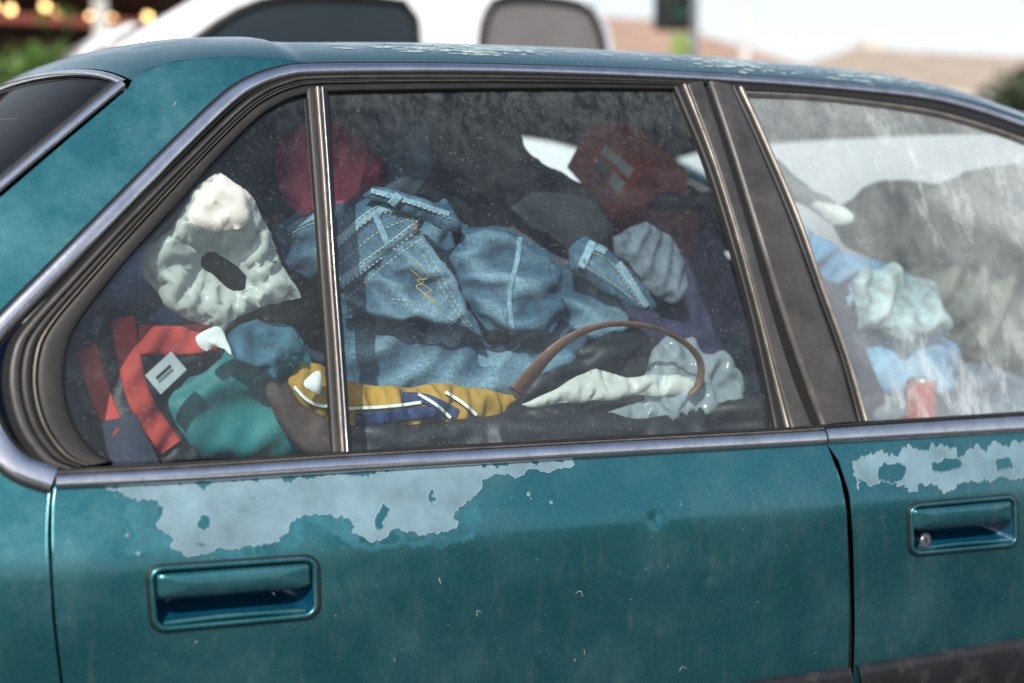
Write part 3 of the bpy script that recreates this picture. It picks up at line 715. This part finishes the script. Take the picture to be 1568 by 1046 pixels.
# red printed carton seen on its corner
def quad3(ps): return [onY(*p) for p in ps]
e=empty('red_carton')
cA,cB,cC,cD,cE,cF,cG=(903,190,.46),(868,256,.50),(938,336,.46),(985,256,.40),(966,186,.54),(1054,262,.50),(1046,326,.50)
def face(nm,ps,mat,sh=0):
    V=[p+(CAM-p).normalized()*sh for p in quad3(ps)]; return addmesh(nm,V,[tuple(range(len(V)))],mat,e,False)
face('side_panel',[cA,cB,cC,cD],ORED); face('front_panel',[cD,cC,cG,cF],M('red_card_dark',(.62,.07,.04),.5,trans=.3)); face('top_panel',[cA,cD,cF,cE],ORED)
V=quad3([cE,cF,cG,cC,cB,cA])+[onY(930,262,.76)]
addmesh('rear_panels',V,[(0,1,6),(1,2,6),(2,3,6),(3,4,6),(4,5,6),(5,0,6)],ORED,e,False)
def bl(ps,u,v): return tuple((ps[0][k]*(1-u)+ps[3][k]*u)*(1-v)+(ps[1][k]*(1-u)+ps[2][k]*u)*v for k in range(3))
pf=[cA,cB,cC,cD]
for i,(u0,u1,v0,v1,mt) in enumerate(((.35,.9,.12,.3,WHT),(.35,.6,.4,.62,GREYC),(.66,.9,.4,.62,WHT),(.35,.9,.72,.80,GREYC))):
    face('printed_label_%d'%i,[bl(pf,u0,v0),bl(pf,u0,v1),bl(pf,u1,v1),bl(pf,u1,v0)],mt,.004)
pf=[cD,cC,cG,cF]
for i,(u0,u1,v0,v1,mt) in enumerate(((.1,.4,.15,.5,GREYC),(.5,.9,.2,.35,WHT),(.5,.8,.45,.55,GREYC))):
    face('printed_text_%d'%i,[bl(pf,u0,v0),bl(pf,u0,v1),bl(pf,u1,v1),bl(pf,u1,v0)],mt,.004)
garment('grey_patterned_scarf',[(950,362),(975,350),(1000,342),(1040,360),(1056,400),(1054,450),(1030,468),(1000,455),(975,410),(950,392)],.34,.015,.01,GREYC,7,.012,(6,16),60,.0065,ex=(1.25,1.5),broad=.012,lin=True)
garment('dark_red_sweater',[(950,330),(1000,325),(1060,320),(1075,360),(1060,400),(1000,350),(955,360)],.44,.015,.01,M('dark_red_knit',(.12,.02,.02),.9,0,.3,10,wear=.4),53,.012,(6,16),30,.009)
garment('purple_sweater',[(1010,300),(1060,290),(1100,340),(1140,430),(1165,560),(1160,640),(1060,600),(1040,500),(1055,450),(1050,380)],.42,.02,.03,PURP,8,.016,(4,11),75,.010)
garment('navy_sweater',[(860,440),(1000,460),(1060,480),(1110,540),(1060,590),(960,560),(880,560),(820,540)],.36,.02,.03,PURP,9,.014,(4,12),0,.010)
# denim group
dj=garment('denim_jacket',[(428,345),(470,322),(520,310),(560,303),(590,290),(650,312),(685,325),(700,345),(706,400),(745,470),(820,510),(880,545),(820,600),(680,610),(540,605),(520,520),(515,440),(450,410)],.275,.02,.015,DEN,11,.012,(4,11),35,.0085,ex=(1.10,1.6),npts=110,lin=True)
garment('denim_jacket_body',[(515,495),(580,485),(640,500),(700,520),(760,530),(830,535),(870,530),(890,550),(800,605),(660,618),(530,610)],.225,.015,.012,DEN,12,.014,(3.0,8),14,.010,ex=(1.06,1.42),broad=.02,lin=True)
jn=garment('jeans',[(720,342),(738,352),(752,348),(797,350),(815,366),(850,384),(867,420),(858,450),(864,470),(838,508),(812,512),(800,526),(765,505),(740,506),(722,470),(708,455),(704,420),(692,395),(712,370)],.218,.02,.012,DEN,13,.016,(3.0,11),82,.0078,ex=(1.7,1.08),broad=.018,lin=True,npts=100)
jb=garment('jeans_waistband',[(510,350),(545,320),(575,300),(640,304),(657,322),(646,352),(592,396),(525,448),(508,440)],.218,.012,.008,DEN,14,.007,(3,10),40,.0075,ex=(1.05,1.25),broad=.01,iters=160,lin=True)
jf=garment('denim_front_panel',[(520,448),(590,392),(646,348),(668,392),(690,420),(705,455),(735,512),(705,503),(640,488),(570,482),(524,484)],.210,.01,.008,DEN,15,.009,(4,10),-35,.0075,ex=(1.08,1.42),broad=.015,lin=True)
jc=garment('denim_collar',[(556,298),(572,283),(600,286),(640,300),(686,320),(676,306),(690,304),(710,350),(684,356),(655,338),(610,320),(575,308)],.21,.010,.008,DEN,16,.007,(4,14),-20,.0065,ex=(1.08,1.3),broad=.01,lin=True)
jr=garment('denim_waistband_fold',[(880,385),(905,364),(935,378),(975,418),(1003,470),(985,480),(940,454),(905,432),(880,415)],.25,.012,.008,DEN,17,.006,(4,14),-35,.0065,ex=(1.05,1.22),broad=.01,lin=True)
jl=garment('denim_trouser_leg',[(862,400),(900,415),(950,450),(965,500),(910,525),(860,510),(850,450)],.28,.015,.012,DEN,18,.014,(5,14),70,.008,ex=(1.6,1.08),broad=.015,lin=True)
garment('denim_shirt_sleeve',[(700,470),(745,500),(800,524),(835,508),(870,490),(905,520),(880,548),(820,545),(760,540),(700,520)],.235,.012,.01,DEND,19,.012,(4,11),20,.008,ex=(1.1,1.5),broad=.015,lin=True)
band(jb,[(515,372),(578,322),(650,314)],13,DEN,'waistband_edge',.0015,.003,wear=.85)
band(jb,[(522,432),(592,382),(646,340)],15,DEN,'waistband_lower_edge',.0015,.003,wear=.8)
stitch(jb,[[(516,366),(578,316),(648,309)],[(516,380),(578,330),(650,321)],[(524,424),(592,374),(646,333)],[(524,440),(592,390),(648,347)]],lift=.006)
stitch(jb,[[(520,405),(580,355),(648,328)]])
band(jb,[(575,330),(596,380)],10,DEN,'belt_loop',.004,.004,wear=.8)
stitch(jf,[[(530,458),(592,404),(648,364)],[(600,458),(640,466),(700,495)],[(655,385),(690,450),(722,500)],[(648,390),(682,452),(714,500)]])
stitch(jf,[[(640,405),(655,425),(640,430),(660,445),(650,452),(676,470)],[(628,412),(648,432),(638,440),(668,462)]],THRB,.0008,0)
band(jr,[(905,376),(940,396),(990,470)],11,DEN,'waistband_edge',.0015,.003,wear=.9)
stitch(jr,[[(905,371),(944,392),(994,468)],[(900,384),(936,402),(984,474)],[(892,405),(935,432),(970,458)]],lift=.006)
band(jr,[(908,370),(890,410)],13,DEN,'belt_loop',.004,.003,wear=1.0)
band(jn,[(797,356),(792,400),(780,450),(786,512)],8,DEN,'side_seam',.001,.002,wear=.75)
band(jc,[(568,292),(610,303),(688,328)],8,DEN,'collar_edge',.001,.002,wear=.9)
stitch(jc,[[(575,297),(640,316),(690,335)]],lift=.003)
band(dj,[(440,352),(480,332),(515,328)],10,DEN,'jacket_seam',.001,.002,wear=.8)
stitch(dj,[[(440,360),(480,342),(515,338)],[(700,400),(715,450),(730,480)]],lift=.003)
band(jc,[(612,298),(596,318)],14,DEN,'belt_loop_b',.003,.003,wear=.9)
def button(px,py,ob,r=.0065):
    h=bvh(ob).ray_cast(CAM,ray(px,py).normalized())
    if h[0] is None: return
    d=(CAM-h[0]).normalized(); cyl('button',h[0]+d*.005,d,r,.004,LIP,ob,20,r*.7)
button(634,347,jb); button(893,402,jr,.005)
# white carrier bag
wb=garment('white_plastic_bag',[(335,264),(352,280),(378,290),(398,325),(428,385),(463,455),(405,470),(352,500),(345,515),(335,500),(290,492),(252,468),(240,440),(226,425),(222,388),(262,350),(285,312),(300,290)],.15,.02,.015,WPL,21,.014,(4,9),55,.0062,mode='plastic',holes=[[(312,390),(332,380),(356,400),(392,436),(374,450),(340,436),(316,416)]],tilt=.1,iters=240,npts=90,ex=(1.25,1.4),kb=.4,lin=True)
garment('white_bag_handle',[(335,262),(350,275),(372,292),(378,335),(360,352),(325,350),(300,345),(285,330),(306,300)],.125,.01,.01,WPL,22,.014,(5,10),80,.0055,mode='plastic',ex=(1.25,1.4),kb=.4,lin=True)
rs=garment('red_duffel_bag',[(112,525),(150,480),(200,478),(260,500),(335,492),(352,525),(320,570),(260,600),(265,640),(300,705),(160,710),(120,650)],.16,.02,.02,BLK,23,.008,(4,12),60,.009,ex=(1.04,1.25))
band(rs,[(130,530),(145,580),(168,640),(205,698)],34,RED,'strap',.004); band(rs,[(186,486),(200,560),(218,620),(262,685)],38,RED,'strap_b',.006)
band(rs,[(212,520),(270,522),(330,515)],46,RED,'flap',.004); band(rs,[(152,485),(142,512)],14,GREYC,'tag')
e=empty('white_card'); 
addmesh('card',quad3([(222,575,.09),(262,538,.10),(286,566,.10),(246,604,.09)]),[(0,1,2,3)],M('card_paper',(.42,.46,.48),.6,0,.2,30),e,False)
addmesh('printed_line',[p+(CAM-p).normalized()*.003 for p in quad3([(238,578,.09),(260,558,.095),(263,562,.095),(241,582,.09)])],[(0,1,2,3)],BLK,e,False)
garment('paper_scrap',[(302,515),(335,500),(350,512),(352,545),(335,530),(318,540)],.11,.005,.01,WHT,25,.006,(6,20),60,.006,mode='plastic',ex=(1.15,1.25),broad=.005)
tb=garment('teal_tote_bag',[(232,600),(290,570),(350,525),(420,500),(475,520),(500,600),(500,700),(290,702),(255,660)],.18,.03,.03,TEAL,26,.012,(3,9),15,.010,ex=(1.06,1.35))
garment('patterned_cloth',[(352,520),(375,500),(400,490),(425,500),(450,500),(462,540),(430,560),(425,580),(390,560),(360,550)],.115,.01,.01,M('patterned_cyan',(.02,.08,.12),.8,0,.9,45,bump=.3,wear=.5,wcol=(.15,.30,.38)),27,.010,(6,14),30,.0065,ex=(1.3,1.5),broad=.01,lin=True)
garment('brown_scarf',[(410,600),(440,590),(470,620),(505,650),(505,690),(460,690),(430,650)],.11,.01,.01,M('rust_cloth',(.05,.03,.025),.9,0,.4,20,wear=.4),28,.010,(6,14),-50,.007,ex=(1.2,1.5),broad=.01)
gj=garment('sports_jersey',[(446,585),(470,560),(500,560),(530,588),(620,594),(700,588),(780,605),(800,612),(760,642),(640,650),(540,657),(490,642),(458,615)],.12,.015,.012,GOLD,31,.010,(4,14),5,.0065,ex=(1.4,1.15),broad=.01,lin=True)
band(gj,[(545,643),(600,638),(650,632),(700,640)],20,NAVY,'jersey_panel',.003); band(gj,[(615,608),(655,612),(700,634)],16,NAVY,'jersey_panel_b',.003)
band(gj,[(535,626),(600,622),(645,616)],5,WHT,'jersey_stripe',.005); band(gj,[(640,603),(668,620),(690,640)],5,WHT,'jersey_stripe_b',.005); band(gj,[(682,600),(710,618),(730,636)],5,WHT,'jersey_stripe_c',.005)
band(gj,[(450,592),(480,618),(540,626)],5,WHT,'jersey_trim',.004)
garment('white_sock',[(468,585),(490,566),(497,590),(490,608),(475,602)],.09,.008,.008,WHT,32,.005,(6,16),70,.006,ex=(1.1,1.2),broad=.005)
garment('black_blanket',[(540,600),(640,602),(760,590),(830,560),(900,530),(980,510),(1060,540),(1060,600),(960,640),(820,660),(560,670)],.22,.02,.02,BLK,33,.012,(3,12),5,.009)
garment('black_cloth',[(540,655),(700,648),(860,625),(1000,640),(1170,610),(1180,680),(860,705),(540,715)],.10,.015,.02,BLK,34,.010,(3,12),0,.009)
P=catmull([(792,600),(815,573),(850,535),(895,507),(945,496),(1000,502),(1045,522),(1072,552),(1072,585),(1056,604)],80); V=[];Fc=[]
for i,p in enumerate(P):
    s=i/79; y=.10-.03*math.sin(s*math.pi)
    a=P[max(i-1,0)]; b=P[min(i+1,79)]; t=(b-a)/np.linalg.norm(b-a); nn=np.array([-t[1],t[0]]); w=max(24-18*min(1,s*1.9),9)
    c=onY(p[0],p[1],y); e=onY(p[0]+nn[0]*w/2,p[1]+nn[1]*w/2,y+.006)-c
    V+=[c-e+Vector((0,.002,0)),c-e*.85-Vector((0,.0015,0)),c+e*.85-Vector((0,.0015,0)),c+e+Vector((0,.002,0)),c+e*.8+Vector((0,.005,0)),c-e*.8+Vector((0,.005,0))]
for i in range(79):
    for k in range(6): Fc.append((i*6+k,i*6+(k+1)%6,(i+1)*6+(k+1)%6,(i+1)*6+k))
addmesh('leather_strap',V,Fc,LEATH,None,True,autofix=True)
garment('white_paper_bag',[(795,616),(850,598),(885,575),(920,568),(960,580),(1000,575),(1060,575),(1075,600),(1040,608),(960,606),(880,615),(820,622)],.115,.008,.01,WPL,35,.010,(5,12),15,.0055,mode='plastic',ex=(1.25,1.4),broad=.012,kb=.4,lin=True)
garment('clear_plastic_bag',[(985,590),(1005,550),(1038,515),(1060,525),(1078,520),(1085,545),(1120,540),(1135,585),(1125,625),(1060,640),(960,650),(900,655),(920,630),(1000,610)],.13,.012,.015,WCL,36,.014,(4,10),60,.006,mode='plastic',ex=(1.3,1.45),broad=.015,kb=.4,lin=True)
# front seat area
garment('blue_blouse',[(1225,340),(1260,350),(1300,385),(1360,400),(1420,430),(1440,480),(1420,540),(1350,570),(1300,560),(1265,470),(1235,400)],.34,.02,.02,BLUEC,41,.014,(5,13),40,.009,ex=(1.25,1.5))
garment('patterned_towel',[(1310,430),(1335,408),(1360,416),(1395,400),(1410,425),(1445,430),(1440,470),(1455,505),(1400,512),(1380,530),(1350,500),(1318,505)],.27,.015,.015,M('pale_pattern',(.22,.32,.34),.9,0,.8,40,bump=.3,wear=.6,wcol=(.75,.8,.76)),42,.014,(5,11),30,.009,ex=(1.35,1.55),lin=True)
garment('blue_sweater',[(1290,500),(1360,520),(1440,500),(1480,540),(1440,600),(1330,605),(1295,560)],.30,.02,.02,BLUEC,54,.014,(5,12),-20,.009,ex=(1.25,1.5),lin=True)
garment('olive_jacket',[(1300,330),(1350,290),(1420,275),(1500,290),(1560,310),(1620,360),(1640,520),(1500,560),(1430,470),(1370,410),(1310,380)],.45,.03,.04,OLIVE,43,.016,(4,11),60,.012,ex=(1.15,1.5))
garment('white_towel',[(1195,245),(1215,255),(1250,290),(1295,325),(1280,345),(1240,320),(1205,290)],.36,.01,.01,WHT,44,.008,(4,11),-40,.009)
garment('beige_blanket',[(1430,300),(1480,270),(1580,250),(1700,280),(1700,430),(1600,390),(1500,350)],.38,.02,.03,SAND,45,.014,(4,11),-20,.012,ex=(1.15,1.5))
garment('dark_coat',[(1280,640),(1270,560),(1400,540),(1480,500),(1510,400),(1580,360),(1720,420),(1760,640),(1500,680)],.5,.05,.06,PURP,46,.018,(4,10),30,.014)
garment('grey_hoodie',[(1310,600),(1370,575),(1450,565),(1530,560),(1600,600),(1600,660),(1300,660)],.32,.03,.03,GREYC,47,.014,(4,11),10,.010)
cc_=onY(1410,618,.2); cyl('drink_can',cc_,(0,0,1),.024,.075,RED); o=bpy.data.objects['drink_can']
c2=cyl('can_top',(0,0,.040),(0,0,1),.024,.006,ALLOY,None,32,.020); c2.rotation_euler=(0,0,0); c2.parent=o

# ================================================================= SETTING
ASPH=M('asphalt',(.05,.05,.052),.9,0,.25,3,bump=.6,bscale=80)
CONC=M('concrete',(.30,.29,.27),.85,0,.15,2,bump=.3)
DIRTG=M('dry_ground',(.16,.14,.10),.95,0,.3,.5)
def sheet(name,x0,y0,x1,y1,z,mat):
    return addmesh(name,[(x0,y0,z),(x1,y0,z),(x1,y1,z),(x0,y1,z)],[(0,1,2,3)],mat,None,False)
sheet('ground',-400,-400,400,400,-.004,DIRTG)
sheet('road',-400,-7,400,12,.0,ASPH)
box('sidewalk',(-80,12,-.05),(80,15.5,.13),CONC); box('sidewalk.001',(-80,-10,-.05),(80,-7,.13),CONC)
LINE=M('road_marking',(.7,.7,.66),.7)
V=[];Fc=[]
for k in range(-6,8):
    b=len(V); V+=[(k*6,3.0,.004),(k*6+2.4,3.0,.004),(k*6+2.4,3.12,.004),(k*6,3.12,.004)]; Fc.append((b,b+1,b+2,b+3))
addmesh('road_marking',V,Fc,LINE,None,False)
def vehicle(name,prof,y0,y1,mat,wins,wheels,r=.36,bev=.06,gm=None):
    e=empty(name); slab('body',prof,y0,y1,mat,e,bev)
    for k,w in enumerate(wins):
        for yy in (y0-.004,y1+.004):
            pts=catmull(w,36,True); addmesh('side_window_%d'%k,[(p[0],yy,p[1]) for p in pts],[tuple(range(36))],(gm or [DARKG]*9)[k],e,False)
            tube('window_seal_%d'%k,[(p[0],yy,p[1]) for p in pts],.018,RUBBER,e,True)
    for wx in wheels:
        for yy in (y0+.1,y1-.1): wheel(wx,yy,r,e)
    return e
pk=vehicle('pickup_truck',[(-1.9,.45),(-1.95,1.15),(-.55,1.32),(.15,1.68),(.70,2.02),(1.0,2.10),(2.2,2.10),(2.36,2.0),(2.44,1.62),(5.3,1.60),(5.3,.5)],3.8,5.7,WHITEP,
   [[(.1,1.38),(.2,1.5),(.52,1.76),(.76,1.92),(1.0,1.97),(1.38,1.97),(1.44,1.92),(1.45,1.6),(1.44,1.42),(.9,1.38)],
    [(1.74,1.62),(1.73,1.8),(1.76,1.95),(1.85,2.01),(2.16,2.01),(2.27,1.94),(2.32,1.75),(2.30,1.62)]],(-1.2,3.9),.4,gm=[DARKG,TANG])
addmesh('windscreen_glass',[(-.48,3.95,1.39),(.66,4.0,2.03),(.66,5.5,2.03),(-.48,5.55,1.39)],[(0,1,2,3)],DARKG,pk,False)
vehicle('white_van',[(.98,.5),(.98,1.4),(1.15,2.3),(1.3,2.42),(4.6,2.42),(5.2,1.5),(6,1.3),(6,.5)],9,11,WHITEP,[[(1.35,1.6),(1.4,2.2),(2.0,2.25),(2.1,1.6)],[(2.3,1.6),(2.3,2.25),(3.4,2.25),(3.4,1.6)]],(1.7,5.2),.38)
def leafmass(name,cx,cy,cz,rx,ry,rz,n,mat,size=.08,seed=1,parent=None,boxy=False):
    r=random.Random(seed); V=[];Fc=[]
    for i in range(n):
        while True:
            u=[r.uniform(-1,1) for k in range(3)]
            if boxy or sum(a*a for a in u)<1: break
        p=Vector((cx+u[0]*rx,cy+u[1]*ry,cz+u[2]*rz))
        if noise.noise(p*(1.3))< -.25: continue
        if boxy and u[2]>.7+.4*noise.noise(p*1.5): continue
        d=Vector([r.gauss(0,1) for k in range(3)]).normalized(); e=d.orthogonal().normalized(); f=d.cross(e); s=size*r.uniform(.6,1.3); b=len(V)
        V+=[p-e*s,p+f*s*.5,p+e*s,p-f*s*.5]; Fc.append((b,b+1,b+2,b+3))
    return addmesh(name,V,Fc,mat,parent,False)
LEAF=M('leaf_green',(.10,.19,.035),.6,0,.5,3,trans=.3); LEAFD=M('leaf_dark',(.045,.07,.03),.6,0,.5,3,trans=.2); BARK=M('bark',(.12,.08,.05),.9,0,.3,20)
leafmass('hedge',-3.1,13.4,1.6,4.7,.5,1.55,30000,LEAF,.07,2,None,True)
def tree(name,x,y,h,r,n,mat,seed):
    e=empty(name); rr=random.Random(seed)
    cyl('trunk',(x,y,h*.3),(0,0,1),.18,h*.6,BARK,e,12,.10)
    for k in range(5):
        a=k*1.25; b=Vector((x,y,h*.5)); c=b+Vector((math.cos(a)*r*.6,math.sin(a)*r*.6,h*.28)); tube('limb',[b,(b+c)/2+Vector((0,0,.15)),c],.05,BARK,e)
    for k in range(9):
        a=rr.uniform(0,6.28); q=rr.uniform(0,.75)*r
        leafmass('foliage',x+q*math.cos(a),y+q*math.sin(a),h*.72+rr.uniform(-.25,.25)*h,r*.5,r*.5,r*.42,n//9,mat,.12,seed+k,e)
    return e
tree('tree',24.5,22,3.7,2.2,5000,LEAFD,3); tree('tree.001',29,24,4.0,2.4,5000,LEAFD,14)
tree('tree.002',-4,-15,7,3.5,6000,LEAFD,23); tree('tree.003',5,-16,8,3.5,6000,LEAFD,33)
RBR=M('brown_fascia',(.10,.045,.03),.8,0,.3,3); DKW=M('dark_wall',(.05,.032,.026),.8,0,.5,1); WPO=M('white_post',(.65,.63,.6),.7)
e=empty('restaurant_building')
box('walls',(-8,19,0),(9,27,4.4),DKW,e); box('porch_roof',(-8.3,16.2,3.75),(9.2,19,4.1),RBR,e); box('roof',(-8.3,18.9,4.4),(9.3,27.3,4.8),RBR,e)
for k in range(9): box('porch_post',(-7.8+k*2.05,16.4,.13),(-7.65+k*2.05,16.55,3.75),WPO,e)
box('railing_beam',(-8,16.42,3.2),(9,16.5,3.3),M('red_beam',(.25,.06,.04),.7),e)
GL=M('window_warm_glass',(.08,.06,.04),.1)
for k in range(6): box('window',(-7+k*2.6,18.95,1.2),(-5.2+k*2.6,18.99,3.2),GL,e)
box('door',(4.2,18.93,.1),(5.2,18.985,2.5),RBR,e)
LAMP=M('lamp_glow',(1,.62,.25),.5,0,0,emit=7)
for x,z in ((1.35,3.42),(1.55,3.40),(1.95,3.46),(2.1,3.40),(2.5,3.36),(2.75,3.34),(3.2,3.40),(-.4,3.4),(.4,3.45)):
    bm=bmesh.new(); bmesh.ops.create_uvsphere(bm,u_segments=16,v_segments=8,radius=.045); me=bpy.data.meshes.new('porch_lamp'); bm.to_mesh(me); bm.free(); me.materials.append(LAMP)
    o=bpy.data.objects.new('porch_lamp',me); scene.collection.objects.link(o); o.parent=e; o.location=(x,16.9,z); 
    tube('lamp_cord',[(x,16.9,z+.05),(x,16.9,3.75)],.008,RUBBER,e)
def house(name,x0,x1,y0,y1,eave,ridge,wall,roofm):
    e=empty(name); box('walls',(x0,y0,0),(x1,y1,eave),wall,e); o=.5; ym=(y0+y1)/2; hip=(y1-y0)*.35
    V=[(x0-o,y0-o,eave),(x1+o,y0-o,eave),(x1+o,y1+o,eave),(x0-o,y1+o,eave),(x0+hip,ym,ridge),(x1-hip,ym,ridge)]
    addmesh('roof',V,[(0,1,5,4),(1,2,5),(2,3,4,5),(3,0,4),(3,2,1,0)],roofm,e,False)
    box('fascia',(x0-o,y0-o-.04,eave-.18),(x1+o,y0-o-.003,eave),WPO,e)
    nw=int((x1-x0)/3)
    for k in range(nw):
        xa=x0+1+k*3; box('window_frame',(xa-.08,y0-.05,eave-2.1),(xa+1.38,y0-.01,eave-.7),WPO,e); box('window_glass',(xa,y0-.07,eave-2.0),(xa+1.3,y0-.052,eave-.8),DARKG,e)
    box('door',(x0+.2,y0-.04,0),(x0+.85,y0-.004,2.1),RBR,e); box('chimney',(x0+hip+.5,ym,eave),(x0+hip+1.1,ym+.6,ridge+.4),wall,e)
    return e
STU=M('stucco',(.66,.64,.60),.9,0,.1,2); STP=M('stucco_pink',(.52,.44,.38),.9,0,.1,2)
TILE=M('terracotta_roof',(.36,.24,.18),.85,0,.3,2,bump=.5,bscale=20); SHN=M('shingle_roof',(.36,.29,.23),.9,0,.3,2)
house('stucco_house',15.5,24,30,38,4.3,6.1,STU,TILE); house('stucco_house.001',25,40,29,37,3.9,5.5,STU,SHN); house('stucco_house.002',42,58,30,40,3.8,5.6,STP,TILE)
house('stucco_house.003',-16,-2,-24,-16.5,3.6,5.4,STU,SHN); house('stucco_house.004',6,22,-26,-17,3.8,5.6,STP,TILE)
leafmass('shrubs',30,26,1.6,12,1.0,1.6,14000,LEAFD,.12,41,None,True)
e=empty('traffic_signal'); BK=M('signal_black',(.02,.02,.02),.5); sx,sy=6.75,10.2
cyl('pole',(sx+.22,sy,1.9),(0,0,1),.06,3.8,M('galvanised_steel',(.3,.31,.32),.5,.7),e)
box('signal_head',(sx-.15,sy-.1,2.75),(sx+.15,sy+.12,3.65),BK,e,.02)
for k,cl in enumerate(((.15,.01,.01),(.15,.09,.01),(.01,.05,.03))):
    cyl('lens',(sx,sy-.11,3.5-k*.28),(0,-1,0),.1,.03,M('lens_%d'%k,cl,.5),e)
    tube('visor',[(sx+.11*math.cos(a),sy-.16,3.5-k*.28+.11*math.sin(a)) for a in np.linspace(.2,2.94,10)],.02,BK,e)
box('pedestrian_sign',(sx-.09,sy-.14,2.38),(sx+.11,sy-.11,2.70),M('sign_yellow_green',(.22,.3,.08),.5),e,.01)
GREYV=M('grey_metal_paint',(.16,.15,.15),.5,0,.1)
e=empty('street_lamp'); cyl('pole',(10.3,14,3.5),(0,0,1),.07,7,WPO,e); tube('arm',[(10.3,14,6.9),(10.3,13,7.2),(10.3,12,7.2)],.05,WPO,e); box('lamp_head',(10.15,11.6,7.1),(10.45,12.2,7.25),GREYV,e,.03)

# ================================================================= LIGHT, SKY, CAMERA
S=Vector((-.46,-.60,.64)).normalized()
w=bpy.data.worlds.new('World'); scene.world=w; w.use_nodes=True; nt=w.node_tree
bg=nt.nodes['Background']; sky=nt.nodes.new('ShaderNodeTexSky'); sky.sky_type='NISHITA'; sky.sun_disc=False
sky.sun_elevation=math.asin(S.z); sky.sun_rotation=math.atan2(S.x,S.y); sky.dust_density=2; sky.air_density=1
# bright marine haze low in the sky
tc=N(nt,'ShaderNodeTexCoord'); sx_=N(nt,'ShaderNodeSeparateXYZ'); L(nt,tc.outputs['Generated'],sx_.inputs[0])
hz=math_(nt,'POWER',math_(nt,'SUBTRACT',1.0,math_(nt,'ABSOLUTE',sx_.outputs[2]),True),1.8)
col=mixc(nt,math_(nt,'MULTIPLY',hz,.92),sky.outputs[0],(7.4,7.8,8.0))
nt.links.new(col,bg.inputs[0]); bg.inputs[1].default_value=.15
sd=bpy.data.lights.new('sun','SUN'); sd.energy=4.8; sd.angle=math.radians(.5); sd.color=(1,.95,.87)
so=bpy.data.objects.new('sun',sd); scene.collection.objects.link(so); so.rotation_euler=(-S).to_track_quat('-Z','Y').to_euler(); so.location=S*20
cd=bpy.data.cameras.new('camera'); cam=bpy.data.objects.new('camera',cd); scene.collection.objects.link(cam)
cd.sensor_width=36; cd.lens=F/1568*36; cd.clip_start=.05; cd.clip_end=1500
cam.matrix_world=Matrix(((RT.x,UP.x,-FW.x,CAM.x),(RT.y,UP.y,-FW.y,CAM.y),(RT.z,UP.z,-FW.z,CAM.z),(0,0,0,1)))
cd.dof.use_dof=True; cd.dof.focus_distance=1.83; cd.dof.aperture_fstop=2.2
scene.camera=cam
scene.view_settings.view_transform='Standard'; scene.view_settings.look='None'; scene.view_settings.exposure=0
